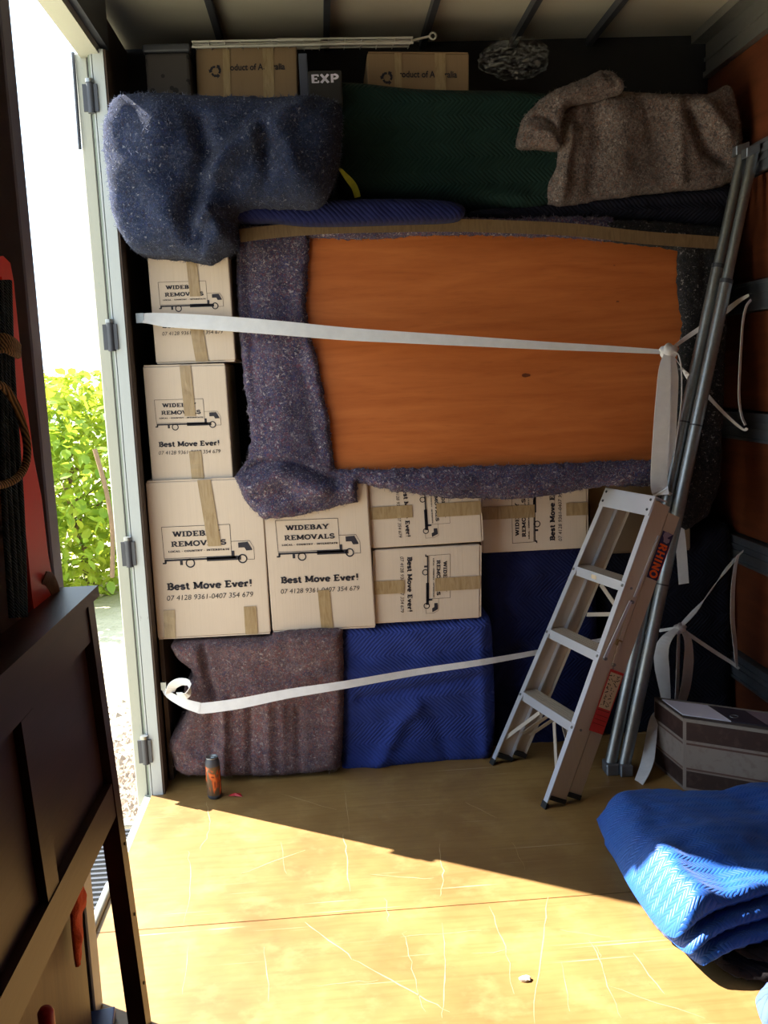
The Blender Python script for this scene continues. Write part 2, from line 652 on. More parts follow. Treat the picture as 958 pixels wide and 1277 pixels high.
M['ink'] = simple('printing_ink', (0.012, 0.011, 0.022), 0.7, 0, 0.3, 60)
M['ink_faint'] = simple('worn_ink', (0.10, 0.07, 0.045), 0.7, 0, 0.3, 60)
M['red_ink'] = simple('red_print', (0.50, 0.035, 0.035), 0.5, 0, 0.15, 40)
M['orange_ink'] = simple('orange_print', (0.85, 0.13, 0.02), 0.5, 0, 0.1, 40)
M['dark_blue_ink'] = simple('dark_blue_print', (0.015, 0.015, 0.09), 0.4, 0, 0.1, 40)
M['cream_paper'] = simple('cream_paper', (0.60, 0.50, 0.36), 0.6, 0, 0.1, 40)
M['white_paper'] = simple('white_paper', (0.70, 0.68, 0.82), 0.6, 0, 0.06, 12)


def tape_mat(name='packing_tape', c1=(0.25, 0.17, 0.085), c2=(0.38, 0.29, 0.17)):
    m, t, N, L, P = nt(name)
    v = coords(N, L, (60, 60, 9))
    f = noise_tex(N, L, v, 1.3, 4, 0.6, 1.2)
    c = mix(N, L, ramp_out(N, L, f, .3, .75), c1, c2)
    L.new(c, P.inputs['Base Color'])
    P.inputs['Roughness'].default_value = 0.28
    bump(N, L, P, f, 0.0012, 0.6)
    return m


M['tape'] = tape_mat()
M['tape_brown'] = tape_mat('brown_tape', (0.115, 0.075, 0.040), (0.185, 0.128, 0.070))
M['board'] = wood('orange_veneer', (0.36, 0.095, 0.022), (0.50, 0.155, 0.042), (0.9, 9, 9), 0.42, 2.4)
M['alu'] = metal('aluminium', (0.62, 0.54, 0.45), 0.40, 0.07, 10, (14, 14, 1), .45)  # warm tint stands in for the orange floor mirrored in the metal
M['alu_bright'] = metal('aluminium_edge', (0.70, 0.74, 0.84), 0.40, 0.04, 20, None, .55)  # cool bright copy of the ladder metal, skylight put into the colour
M['galv'] = metal('galvanised_steel', (0.27, 0.29, 0.30), 0.42, 0.25, 70)
M['rail'] = metal('galvanised_rail', (0.28, 0.31, 0.36), 0.48, 0.2, 40)
M['dull_alu'] = metal('dull_aluminium', (0.40, 0.40, 0.38), 0.5, 0.15, 12)
M['steel_dark'] = simple('dark_steel', (0.05, 0.055, 0.07), 0.5, 0.3, 0.2, 30)
M['rubber'] = simple('black_rubber', (0.012, 0.012, 0.013), 0.7, 0, 0.2, 40)
M['wall_ply'] = wood('red_brown_ply', (0.085, 0.024, 0.011), (0.17, 0.050, 0.021), (9, 1.2, 9), 0.45, 2.0)
M['black_wall'] = simple('dark_bulkhead', (0.018, 0.018, 0.020), 0.8, 0, 0.3, 6)
M['inner_dark'] = simple('dark_brown_lining', (0.055, 0.035, 0.025), 0.7, 0, 0.3, 10)
M['jamb_white'] = None
M['headboard'] = wood('dark_stained_timber', (0.020, 0.0065, 0.005), (0.040, 0.013, 0.010), (8, 1.0, 8), 0.40, 2.0, spec=0.3)
M['red_paint'] = simple('red_paint', (0.78, 0.034, 0.020), 0.42, 0, 0.18, 5)
M['orange_cloth'] = simple('orange_cloth', (0.62, 0.08, 0.02), 0.8, 0, 0.25, 25, 0.003)
M['plank'] = wood('worn_plank', (0.055, 0.028, 0.017), (0.12, 0.066, 0.038), (9, 9, 1.1), 0.5, 2.2)
M['wire_white'] = simple('white_coated_wire', (0.46, 0.46, 0.43), 0.4, 0, 0.06, 30)
M['leaf_litter'] = simple('litter', (0.32, 0.24, 0.17), 0.9, 0, 0.6, 14)
M['bark'] = simple('bark', (0.20, 0.13, 0.075), 0.9, 0, 0.3, 20, 0.01)
M['blue_plastic'] = simple('blue_plastic', (0.03, 0.08, 0.36), 0.4, 0, 0.1, 10)
M['yellow_web'] = simple('yellow_webbing', (0.62, 0.62, 0.06), 0.7, 0, 0.15, 60)
M['plaster'] = simple('plaster_crumb', (0.75, 0.70, 0.64), 0.9, 0, 0.2, 60)
M['red_plastic'] = simple('red_plastic', (0.45, 0.012, 0.02), 0.4, 0, 0.1, 20)


def strap_mat():
    m, t, N, L, P = nt('white_webbing')
    v = coords(N, L)
    f = noise_tex(N, L, v, 30, 4)
    c = mix(N, L, f, (0.62, 0.64, 0.68), (0.80, 0.82, 0.86))
    L.new(c, P.inputs['Base Color'])
    P.inputs['Roughness'].default_value = 0.75
    w = N.new('ShaderNodeTexWave'); w.inputs['Scale'].default_value = 260
    w.bands_direction = 'DIAGONAL'
    L.new(v, w.inputs['Vector'])
    bump(N, L, P, w.outputs['Fac'], 0.0006, 0.6)
    return m


M['strap'] = strap_mat()


def floor_mat():
    m, t, N, L, P = nt('worn_floor_ply')
    v = coords(N, L)
    big = noise_tex(N, L, v, 2.2, 5, 0.6)
    c = mix(N, L, ramp_out(N, L, big, 0.32, 0.7), (0.190, 0.098, 0.028), (0.330, 0.200, 0.066))
    gr = noise_tex(N, L, coords(N, L, (2.0, 26, 1)), 2.0, 5)
    c = mix(N, L, math_n(N, L, 'MULTIPLY', ramp_out(N, L, gr, .46, .72), 0.38), c, (0.18, 0.075, 0.018))
    rub = noise_tex(N, L, v, 7.5, 5, 0.65)
    c = mix(N, L, math_n(N, L, 'MULTIPLY', ramp_out(N, L, rub, 0.52, 0.72), 0.35), c, (0.42, 0.285, 0.110))
    sc = None
    for ang, sx, th, of in ((0.15, 1, .735, 0), (1.45, 1, .70, 3), (2.35, 1, .735, 7), (1.85, 1, .715, 12), (0.9, 1, .74, 20)):
        vv = coords(N, L, (1.1, 62, 1), (0, 0, ang))
        mp = N.new('ShaderNodeVectorMath'); mp.operation = 'ADD'
        mp.inputs[1].default_value = (of, of * 3.1, 0)
        L.new(vv, mp.inputs[0])
        n = noise_tex(N, L, mp.outputs[0], 1.0, 2, 0.4, 0.25)
        s = ramp_out(N, L, n, th, th + 0.05)
        sc = s if sc is None else math_n(N, L, 'MAXIMUM', sc, s)
    brk = ramp_out(N, L, noise_tex(N, L, v, 3.3, 2), .40, .56)
    sc = math_n(N, L, 'MULTIPLY', math_n(N, L, 'MULTIPLY', sc, brk), 0.62)
    c = mix(N, L, sc, c, (0.55, 0.45, 0.30))
    dk = noise_tex(N, L, v, 38, 3, .7)
    c = mix(N, L, math_n(N, L, 'MULTIPLY', ramp_out(N, L, dk, .70, .78), 0.6), c, (0.12, 0.06, 0.03))
    L.new(c, P.inputs['Base Color'])
    r = N.new('ShaderNodeMapRange'); L.new(rub, r.inputs[0])
    r.inputs[3].default_value = 0.40; r.inputs[4].default_value = 0.60
    L.new(r.outputs[0], P.inputs['Roughness'])
    bump(N, L, P, math_n(N, L, 'SUBTRACT', gr, sc), 0.0008, 0.5)
    return m


M['floor'] = floor_mat()


def jamb_mat(name, c1, c2):
    m, t, N, L, P = nt(name)
    v = coords(N, L, (1, 1, .35))
    f = noise_tex(N, L, v, 60, 5, .7)
    c = mix(N, L, ramp_out(N, L, f, .655, .70), c1, c2)
    L.new(c, P.inputs['Base Color'])
    P.inputs['Roughness'].default_value = 0.45
    bump(N, L, P, f, 0.0006, 0.4)
    return m


M['jamb_white'] = jamb_mat('chipped_white_paint', (0.36, 0.40, 0.42), (0.10, 0.10, 0.11))
M['jamb_grey'] = jamb_mat('grey_green_channel', (0.16, 0.19, 0.16), (0.08, 0.08, 0.08))
M['jamb_cream'] = jamb_mat('cream_frame', (0.32, 0.33, 0.29), (0.20, 0.29, 0.25))
M['post_blue'] = simple('blue_grey_post', (0.21, 0.24, 0.35), 0.45, 0.2, 0.25, 12)


def panel_mat():
    m, t, N, L, P = nt('roof_sheet')
    v = coords(N, L)
    f = noise_tex(N, L, v, 3, 4)
    c = mix(N, L, f, (0.42, 0.40, 0.33), (0.54, 0.51, 0.43))
    L.new(c, P.inputs['Base Color'])
    P.inputs['Roughness'].default_value = 0.55
    return m


M['roof'] = panel_mat()


def leaf_mat(name, c1, c2, tr):
    m, t, N, L, P = nt(name)
    oi = N.new('ShaderNodeObjectInfo')
    v = coords(N, L)
    f = noise_tex(N, L, v, 1.3, 3)
    f = ramp_out(N, L, f, .36, .64)
    c = mix(N, L, f, c1, c2)
    L.new(c, P.inputs['Base Color'])
    P.inputs['Roughness'].default_value = 0.5
    tb = N.new('ShaderNodeBsdfTranslucent')
    L.new(mix(N, L, 0.35, c, tr), tb.inputs[0])
    ms = N.new('ShaderNodeMixShader'); ms.inputs[0].default_value = 0.45
    L.new(P.outputs[0], ms.inputs[1]); L.new(tb.outputs[0], ms.inputs[2])
    out = [n for n in N if n.type == 'OUTPUT_MATERIAL'][0]
    L.new(ms.outputs[0], out.inputs[0])
    return m


M['leaf'] = leaf_mat('leaf', (0.10, 0.24, 0.02), (0.42, 0.48, 0.05), (0.70, 0.75, 0.05))


def ground_mat():
    m, t, N, L, P = nt('dry_ground')
    v = coords(N, L)
    a = noise_tex(N, L, v, 1.4, 6, .7)
    c = mix(N, L, ramp_out(N, L, a, .35, .65), (0.50, 0.44, 0.28), (0.70, 0.62, 0.45))
    b = noise_tex(N, L, v, 22, 4, .7)
    c = mix(N, L, math_n(N, L, 'MULTIPLY', ramp_out(N, L, b, .5, .7), .45), c, (0.20, 0.22, 0.08))
    L.new(c, P.inputs['Base Color'])
    P.inputs['Roughness'].default_value = 0.95
    bump(N, L, P, b, 0.02, 0.8)
    return m


M['ground'] = ground_mat()


def striped_rope(name, c1, c2, k=160):
    m, t, N, L, P = nt(name)
    v = coords(N, L)
    w = N.new('ShaderNodeTexWave'); w.inputs['Scale'].default_value = k
    w.bands_direction = 'DIAGONAL'; w.inputs['Distortion'].default_value = 2.0
    L.new(v, w.inputs['Vector'])
    c = mix(N, L, w.outputs['Fac'], c1, c2)
    L.new(c, P.inputs['Base Color'])
    P.inputs['Roughness'].default_value = 0.85
    bump(N, L, P, w.outputs['Fac'], 0.004, 0.8)
    return m


M['rope_blue'] = striped_rope('blue_rope', (0.012, 0.02, 0.045), (0.07, 0.12, 0.17), 90)
M['rope_brown'] = striped_rope('brown_rope', (0.02, 0.013, 0.008), (0.34, 0.20, 0.08), 55)


def clear_plastic():
    m, t, N, L, P = nt('clear_plastic')
    P.inputs['Base Color'].default_value = (0.35, 0.37, 0.37, 1)
    P.inputs['Roughness'].default_value = 0.18
    tr = N.new('ShaderNodeBsdfTransparent')
    ms = N.new('ShaderNodeMixShader')
    f = noise_tex(N, L, coords(N, L, (9, 9, 26)), 2.2, 5, .7, 1.5)
    L.new(math_n(N, L, 'MULTIPLY', ramp_out(N, L, f, .46, .62), .30), ms.inputs[0])
    L.new(tr.outputs[0], ms.inputs[1]); L.new(P.outputs[0], ms.inputs[2])
    out = [n for n in N if n.type == 'OUTPUT_MATERIAL'][0]
    L.new(ms.outputs[0], out.inputs[0])
    bump(N, L, P, f, 0.01, 1)
    return m


M['plastic'] = clear_plastic()


def patterned_dark():
    m, t, N, L, P = nt('patterned_dark_fabric')
    v = coords(N, L)
    vo = N.new('ShaderNodeTexVoronoi'); vo.inputs['Scale'].default_value = 26
    L.new(v, vo.inputs['Vector'])
    c = mix(N, L, math_n(N, L, 'LESS_THAN', vo.outputs['Distance'], .30), (0.045, 0.04, 0.04), (0.006, 0.006, 0.008))
    L.new(c, P.inputs['Base Color']); P.inputs['Roughness'].default_value = .8
    return m


M['patterned'] = patterned_dark()

# ------------------------------------------------------------------ slab-serif letters for the printed cartons
TH = 0.21


def arc(cx, cy, rx, ry, a0, a1, n=10):
    return [(cx + rx * math.cos(math.radians(a0 + (a1 - a0) * i / n)), cy + ry * math.sin(math.radians(a0 + (a1 - a0) * i / n))) for i in range(n + 1)]


# glyph: (advance, [polyline strokes], [serif (x, y, half length)])
GL = {
    'W': (1.22, [[(.10, 1), (.36, .05)], [(.36, .05), (.61, .9)], [(.61, .9), (.86, .05)], [(.86, .05), (1.12, 1)]], [(.12, 1, .2), (.61, 1, .14), (1.1, 1, .2)]),
    'I': (.52, [[(.26, 0), (.26, 1)]], [(.26, 0, .24), (.26, 1, .24)]),
    'D': (.95, [[(.24, 0), (.24, 1)], arc(.38, .5, .42, .43, 90, -90)], [(.2, 0, .2), (.2, 1, .2)]),
    'E': (.86, [[(.24, 0), (.24, 1)], [(.2, .93), (.74, .93)], [(.2, .5), (.58, .5)], [(.2, .07), (.76, .07)], [(.73, .98), (.73, .74)], [(.75, .02), (.75, .28)], [(.57, .38), (.57, .62)]], [(.2, 0, .2), (.2, 1, .2)]),
    'B': (.9, [[(.24, 0), (.24, 1)], arc(.42, .73, .30, .21, 90, -90), arc(.42, .28, .36, .22, 90, -90)], [(.26, 0, .24), (.26, 1, .24)]),
    'A': (1.0, [[(.16, 0), (.5, .95)], [(.5, .95), (.84, 0)], [(.28, .32), (.72, .32)]], [(.16, 0, .2), (.84, 0, .2)]),
    'Y': (.98, [[(.12, 1), (.49, .45)], [(.86, 1), (.49, .45)], [(.49, .45), (.49, 0)]], [(.13, 1, .2), (.85, 1, .2), (.49, 0, .25)]),
    'R': (1.0, [[(.24, 0), (.24, 1)], arc(.44, .72, .30, .22, 90, -90), [(.46, .5), (.84, .02)]], [(.24, 0, .22), (.24, 1, .22), (.86, 0, .14)]),
    'M': (1.22, [[(.2, 0), (.2, 1)], [(.2, .95), (.6, .15)], [(.6, .15), (1.0, .95)], [(1.0, 0), (1.0, 1)]], [(.18, 0, .2), (.14, 1, .16), (1.02, 0, .2), (1.06, 1, .16)]),
    'O': (1.0, [arc(.5, .5, .39, .43, 0, 360, 18)], []),
    'V': (1.0, [[(.14, 1), (.5, .05)], [(.5, .05), (.86, 1)]], [(.14, 1, .2), (.86, 1, .2)]),
    'L': (.84, [[(.24, 0), (.24, 1)], [(.2, .07), (.74, .07)], [(.73, .02), (.73, .34)]], [(.24, 0, .22), (.24, 1, .22)]),
    'S': (.84, [arc(.42, .72, .28, .215, 20, 270, 12) + arc(.42, .285, .30, .22, 90, -160, 12), [(.69, .98), (.69, .74)], [(.13, .02), (.13, .26)]], []),
    'C': (.92, [arc(.5, .5, .40, .43, 45, 315, 14), [(.8, .98), (.8, .7)]], []),
    'U': (1.0, [[(.22, 1), (.22, .38)], arc(.5, .38, .28, .32, 180, 360, 8), [(.78, .38), (.78, 1)]], [(.22, 1, .2), (.78, 1, .2)]),
    'N': (1.05, [[(.22, 0), (.22, 1)], [(.22, .95), (.82, .05)], [(.82, 0), (.82, 1)]], [(.22, 0, .2), (.2, 1, .18), (.82, 1, .2)]),
    'T': (.88, [[(.44, 0), (.44, 1)], [(.08, .93), (.80, .93)], [(.09, .98), (.09, .7)], [(.79, .98), (.79, .7)]], [(.44, 0, .24)]),
    'X': (.95, [[(.14, 0), (.82, 1)], [(.14, 1), (.82, 0)]], []),
    'P': (.88, [[(.22, 0), (.22, 1)], arc(.42, .70, .30, .24, 90, -90), [(.22, .93), (.42, .93)], [(.22, .46), (.42, .46)]], []),
    'H': (1.0, [[(.2, 0), (.2, 1)], [(.8, 0), (.8, 1)], [(.2, .5), (.8, .5)]], []),
    '-': (.6, [[(.12, .45), (.48, .45)]], []),
    ' ': (.42, [], []),
    '!': (.44, [[(.22, .34), (.22, 1.02)], [(.22, .0), (.22, .17)]], []),
    'e': (.74, [arc(.37, .34, .27, .29, 0, 320, 12), [(.12, .36), (.64, .36)]], []),
    's': (.66, [arc(.33, .50, .20, .14, 20, 270, 9) + arc(.33, .20, .22, .15, 90, -160, 9), [(.52, .68), (.52, .48)], [(.12, .02), (.12, .22)]], []),
    't': (.56, [[(.25, .92), (.25, .16)], [(.04, .63), (.46, .63)], arc(.37, .18, .12, .13, 180, 330, 5)], []),
    'o': (.74, [arc(.37, .34, .27, .29, 0, 360, 14)], []),
    'v': (.78, [[(.14, .66), (.39, .03)], [(.39, .03), (.64, .66)]], [(.14, .64, .15), (.64, .64, .15)]),
    'r': (.64, [[(.2, 0), (.2, .66)], arc(.42, .40, .22, .22, 165, 60, 5), [(.5, .62), (.5, .44)]], [(.22, 0, .2), (.16, .64, .14)]),
}


def stroke_poly(mb2, pl, w):
    """flat stroke: list of quads in 2D"""
    n = len(pl)
    L = []
    for i in range(n):
        a = np.array(pl[max(i - 1, 0)]); b = np.array(pl[min(i + 1, n - 1)])
        if n > 3 and np.allclose(pl[0], pl[-1], atol=1e-6):
            a = np.array(pl[i - 1 if i > 0 else n - 2]); b = np.array(pl[i + 1 if i < n - 1 else 1])
        t = (b - a) / (np.linalg.norm(b - a) + 1e-9)
        nn = np.array([-t[1], t[0]])
        p = np.array(pl[i])
        L.append((p + nn * w / 2, p - nn * w / 2))
    for i in range(n - 1):
        mb2.append([L[i][0], L[i][1], L[i + 1][1], L[i + 1][0]])


def text2d(s, x0, x1, base, cap, th=TH, serif=0.12):
    """quads for a line of letters fitted between x0 and x1 (y up, baseline base, capital height cap)"""
    adv = sum(GL[c][0] for c in s)
    k = (x1 - x0) / adv
    out = []
    x = x0
    for c in s:
        a, st, se = GL[c]
        q = []
        for pl in st:
            w = th
            if len(pl) == 2 and abs(pl[0][1] - pl[1][1]) < 1e-6: w = th * 0.66
            if len(pl) == 2 and (abs(pl[0][1] - pl[1][1]) < .36 and abs(pl[0][0] - pl[1][0]) < 1e-6): w = th * 0.5
            stroke_poly(q, pl, w)
        if serif:
            for (sx, sy, hl) in se:
                yy = sy if sy > 0.3 else 0
                y0, y1 = (yy - serif, yy) if yy else (0, serif)
                q.append([(sx - hl, y0), (sx + hl, y0), (sx + hl, y1), (sx - hl, y1)])
        for quad in q:
            out.append([(x + p[0] * k, base + p[1] * cap) for p in quad])
        x += a * k
    return out


_font_cache = {}


def sans2d(s, x0, x1, base, cap, shear=0.0, offset=0.0):
    """text in Blender's built-in sans, as 2D polygons fitted to a width and cap height"""
    key = (s, offset)
    if key not in _font_cache:
        cu = bpy.data.curves.new('text', 'FONT')
        cu.body = s
        cu.offset = offset
        cu.resolution_u = 3
        o = bpy.data.objects.new('text', cu)
        COL.objects.link(o)
        dg = bpy.context.evaluated_depsgraph_get()
        me = bpy.data.meshes.new_from_object(o.evaluated_get(dg))
        V = [(v.co.x, v.co.y) for v in me.vertices]
        Fs = [list(p.vertices) for p in me.polygons]
        bpy.data.objects.remove(o); bpy.data.curves.remove(cu); bpy.data.meshes.remove(me)
        _font_cache[key] = (V, Fs)
    V, Fs = _font_cache[key]
    xs = [v[0] for v in V]
    lo, hi = min(xs), max(xs)
    kx = (x1 - x0 - shear * cap) / (hi - lo)
    ky = cap / 0.70
    T = [(x0 + (v[0] - lo) * kx + shear * v[1] * ky, base + v[1] * ky) for v in V]
    return [[T[i] for i in f] for f in Fs]


def ring2d(cx, cy, rx, ry, w, wy, n=20):
    out = []
    for i in range(n):
        a, b = 2 * math.pi * i / n, 2 * math.pi * (i + 1) / n
        out.append([(cx + rx * math.cos(a), cy + ry * math.sin(a)), (cx + (rx - w) * math.cos(a), cy + (ry - wy) * math.sin(a)),
                    (cx + (rx - w) * math.cos(b), cy + (ry - wy) * math.sin(b)), (cx + rx * math.cos(b), cy + ry * math.sin(b))])
    return out


def rect2d(x0, x1, y0, y1):
    return [[(x0, y0), (x1, y0), (x1, y1), (x0, y1)]]


def line2d(pts, w):
    q = []
    for a, b in zip(pts[:-1], pts[1:]): stroke_poly(q, [a, b], w)
    return q


def logo_polys(asp):
    """the removalist's print; x right 0..1, y up in units of the face width, 0 at the top edge (asp = height / width)"""
    Y = lambda v: -v * asp
    P = []
    P += line2d([(.107, Y(.285)), (.70, Y(.285)), (.70, Y(.487)), (.112, Y(.487)), (.107, Y(.285))], .0042)
    P += text2d('WIDEBAY', .20, .61, Y(.350), .047, .25)
    P += text2d('REMOVALS', .178, .66, Y(.413), .047, .25)
    P += text2d('LOCAL - COUNTRY - INTERSTATE', .15, .685, Y(.449), .016, .27)
    P += rect2d(.115, .74, Y(.505), Y(.493))                      # chassis
    P += rect2d(.095, .125, Y(.522), Y(.512)) + rect2d(.112, .13, Y(.518), Y(.493))   # rear step
    P += rect2d(.48, .78, Y(.515), Y(.488))                       # tank bar
    P += rect2d(.70, .725, Y(.495), Y(.455))                      # step behind the cab
    P += rect2d(.245, .270, Y(.532), Y(.505))                     # mud flap
    P += ring2d(.335, Y(.522), .042, .042, .012, .012)
    P += ring2d(.793, Y(.509), .042, .042, .012, .012)
    P += line2d([(.70, Y(.395)), (.862, Y(.395)), (.896, Y(.44)), (.897, Y(.515)), (.835, Y(.515))], .0035)
    P.append([(.762, Y(.405)), (.846, Y(.402)), (.846, Y(.437)), (.762, Y(.437))])    # cab window
    P.append([(.846, Y(.402)), (.882, Y(.450)), (.882, Y(.456)), (.846, Y(.437))])
    P.append([(.815, Y(.437)), (.846, Y(.437)), (.882, Y(.456)), (.830, Y(.458))])
    P += text2d('Best Move Ever!', .115, .865, Y(.690), .062, .27, .14)
    P += sans2d('07 4128 9361-0407 354 679', .105, .868, Y(.758), .046, .22 * .7, 0.0)
    return P


def decal(name, polys, O, eu, ev, en, mat, parent, lift=0.0009):
    """flat print: 2D polygons on a face, a hair proud of it"""
    O, eu, ev, en = (np.array(q, float) for q in (O, eu, ev, en))
    vs, fs = [], []
    flip = np.dot(np.cross(eu, ev), en) < 0
    for p in polys:
        b = len(vs)
        ar = sum(p[i][0] * p[(i + 1) % len(p)][1] - p[(i + 1) % len(p)][0] * p[i][1] for i in range(len(p)))
        for q in p: vs.append(O + eu * q[0] + ev * q[1] + en * lift)
        f = list(range(b, b + len(p)))
        if (ar < 0) != flip: f = f[::-1]
        fs.append(f)
    return link_mesh(name, vs, fs, mat, parent)


# ================================================================== THE SETTING
XL, XR, ZC, YB, YN = -0.735, 1.70, 2.9, 0.62, -5.2
fl = thing('floor', (0, 0, 0), kind='structure')
ys = [0.62, 0.25, -0.951, -2.15, -3.35, -4.55, -5.2]
for a, b in zip(ys[:-1], ys[1:]):
    MB().bevel_box((XL, b + .0012, -0.03), (XR - XL, 0, 0), (0, a - b - .0024, 0), (0, 0, 0.03), 0.0012, 1).build('plywood_sheet', M['floor'], fl)
MB().box(XL, XR + .05, YN, YB, -0.14, -0.0305).build('underframe', M['steel_dark'], fl)

SCR = [[(428, 1040), (433, 1075), (437, 1112)], [(548, 1052), (552, 1085), (549, 1118)], [(505, 1160), (512, 1200), (530, 1262)], [(552, 1150), (556, 1210), (552, 1270)],
       [(683, 1118), (676, 1180), (664, 1277)], [(735, 1172), (752, 1210), (776, 1270)], [(744, 1180), (749, 1196)], [(440, 1196), (500, 1228), (560, 1262)], [(380, 1150), (440, 1196)],
       [(235, 1060), (238, 1100), (230, 1150)], [(258, 1000), (262, 1030), (250, 1060)], [(350, 1050), (356, 1090)], [(300, 1090), (380, 1060)], [(460, 1090), (540, 1096)], [(500, 1168), (600, 1160)],
       [(590, 1190), (640, 1184)], [(610, 1130), (630, 1180), (640, 1240)], [(700, 1160), (760, 1168)], [(330, 1180), (336, 1250)], [(235, 1180), (228, 1240)], [(430, 985), (436, 1040)], [(350, 990), (420, 1010)],
       [(580, 1000), (620, 1020)], [(640, 1050), (655, 1085)], [(700, 1200), (712, 1260)], [(790, 1190), (830, 1240)], [(760, 1230), (880, 1270)], [(480, 1120), (484, 1150)], [(390, 1230), (470, 1222)]]
k = MB()
rs = random.Random(3)
for pl in SCR:
    p = [atZ(x, y, .0004) for x, y in catmull(pl, 6)]
    p = [q + np.array([rs.gauss(0, .0025), rs.gauss(0, .0025), 0]) for q in p]
    w0 = rs.uniform(.0008, .0026)
    n = len(p)
    vs, fs = [], []
    for i, q in enumerate(p):
        d = p[min(i + 1, n - 1)] - p[max(i - 1, 0)]; d /= np.linalg.norm(d)
        s = np.array([-d[1], d[0], 0]) * w0 * (.35 + .65 * rs.random()) * math.sin(math.pi * (i + .4) / (n - .2)) ** .5
        vs += [q + s, q - s]
    for i in range(n - 1): fs.append((2 * i + 1, 2 * i + 3, 2 * i + 2, 2 * i))
    k.add(vs, fs)
o = k.build('scratch_marks', simple('pale_scratch', (.42, .29, .14), .6, 0, .3, 60), fl); o['kind'] = 'stuff'

ce = thing('ceiling', (0.4, -1, ZC), kind='structure')
rib_x = [-0.33, 0.09, 0.487, 0.865, 1.19]
xs = [XL - .03] + rib_x + [XR]
for a, b in zip(xs[:-1], xs[1:]):
    MB().box(a + .002, b - .002, YN, YB, ZC + .01, ZC + .03).build('roof_sheet', M['roof'], ce)
for x in rib_x:
    MB().box(x - .012, x + .012, YN, YB - .001, ZC - .022, ZC + .011).build('roof_rib', M['steel_dark'], ce)

# right wall: ply boards between galvanised rails, aluminium band under the roof
wr = thing('wall_right', (XR, -1, 0), kind='structure')
zr = [0.215, 0.717, 1.228, 1.734, 2.243]
lo = 0.0
for z in zr + [2.735]:
    hi = z
    for y0, y1 in ((YN, -2.41), (-2.405, YB)):
        MB().bevel_box((XR, y0 + .001, lo + .003), (.03, 0, 0), (0, y1 - y0 - .002, 0), (0, 0, hi - lo - .006), .002, 1).build('plywood_board', M['wall_ply'], wr)
    lo = z + 0.115
for z in zr:
    k = MB()
    x = XR - .022
    k.box(x + .004, XR + .03, YN, YB - .01, z + .004, z + .108)
    for q in (0.0, 0.040, 0.066, 0.100):
        k.box(x - .004, x + .006, YN, YB - .01, z + q, z + q + .012)
    k.build('lashing_rail', M['rail'], wr)
MB().box(XR + .031, XR + .05, YN, YB, -.0300, ZC).build('outer_skin', M['dull_alu'], wr)
tr = thing('trim_1', (XR, -1, 2.7), kind='structure')
k = MB()
k.box(XR - .012, XR + .03, YN, YB - .01, 2.735, ZC + .008)
k.box(XR - .024, XR - .010, YN, YB - .01, 2.735, 2.757)
k.box(XR - .020, XR - .010, YN, YB - .01, 2.80, 2.815)
k.box(XR - .075, XR - .010, YN, YB - .01, 2.872, ZC + .008)
k.build('aluminium_band', M['dull_alu'], tr)

wb = MB().box(XL - .02, XR + .05, YB + .001, YB + .04, -.02, ZC + .03).build('wall_back', M['black_wall'])
tag(wb, kind='structure')
wf = MB().box(XL - .02, XR + .05, YN - .04, YN - .001, -.02, ZC + .03).build('wall_front', M['inner_dark'])
tag(wf, kind='structure')

# left wall: lining behind the load, header over the side door, lining near the camera
YD = -1.27
wl = thing('wall_left', (XL, 0, 0), kind='structure')
MB().box(XL - .01, XL + .012, 0.05, YB, 0, ZC).build('lining_panel', M['inner_dark'], wl)
MB().box(XL - .005, XL + .055, YD - .001, 0.03, 2.715, ZC).build('header_panel', M['steel_dark'], wl)
MB().box(XL - .04, XL + .03, YD - .001, 0.035, 2.685, 2.714).build('header_lip', M['jamb_cream'], wl)
for y0, y1 in ((-2.47, YD - .075), (-3.67, -2.473), (YN, -3.673)):
    for z0, z1 in ((0, .72), (.74, 1.24), (1.26, 1.84), (1.86, ZC - .002)):
        MB().bevel_box((XL - .01, y0, z0 + .002), (.035, 0, 0), (0, y1 - y0 - .003, 0), (0, 0, z1 - z0 - .004), .002, 1).build('plywood_board', M['wall_ply'], wl)
MB().bevel_box((XL - .01, YD - .075, 0), (.105, 0, 0), (0, .073, 0), (0, 0, ZC - .002), .004, 1).build('corner_post', M['post_blue'], wl)
MB().box(XL - .03, XL - .0105, YN, YD - .003, -.05, ZC + .03).build('outer_skin', M['dull_alu'], wl)

# door jamb and the opened door folded back outside
jb = thing('trim_2', (XL, 0, 0), kind='structure')
xj = -0.690
k = MB().box(xj - .038, xj, -.035, .05, -.02, 2.70)
k.build('jamb_post', M['jamb_white'], jb)
MB().box(xj, xj + .007, -.030, .05, .0, 2.70).build('inner_edge', M['inner_dark'], jb)
MB().box(xj - .056, xj - .038, -.022, .05, -.05, 2.70).build('channel', M['jamb_grey'], jb)
MB().box(xj - .047, xj - .041, -.034, -.022, -.05, 2.70).build('bead', M['jamb_white'], jb)
MB().tube([(XL - .012, -1.12, .006), (XL - .012, -.70, .006)], .014, 12).build('sill_rail', M['jamb_cream'], jb)
MB().box(XL - .03, XL - .001, -1.27, 0.0, -.12, -.012).build('sill', M['jamb_cream'], jb)
dr = thing('door_1', (xj - .09, .6, 0), kind='structure')
MB().bevel_box((xj - .108, .005, -.06), (.044, 0, 0), (0, 1.22, 0), (0, 0, 2.76), .004, 1).build('door_leaf', M['jamb_cream'], dr)
MB().box(xj - .0635, xj - .057, .0, 1.2, -.05, 2.69).build('rubber_seal', M['rubber'], dr)
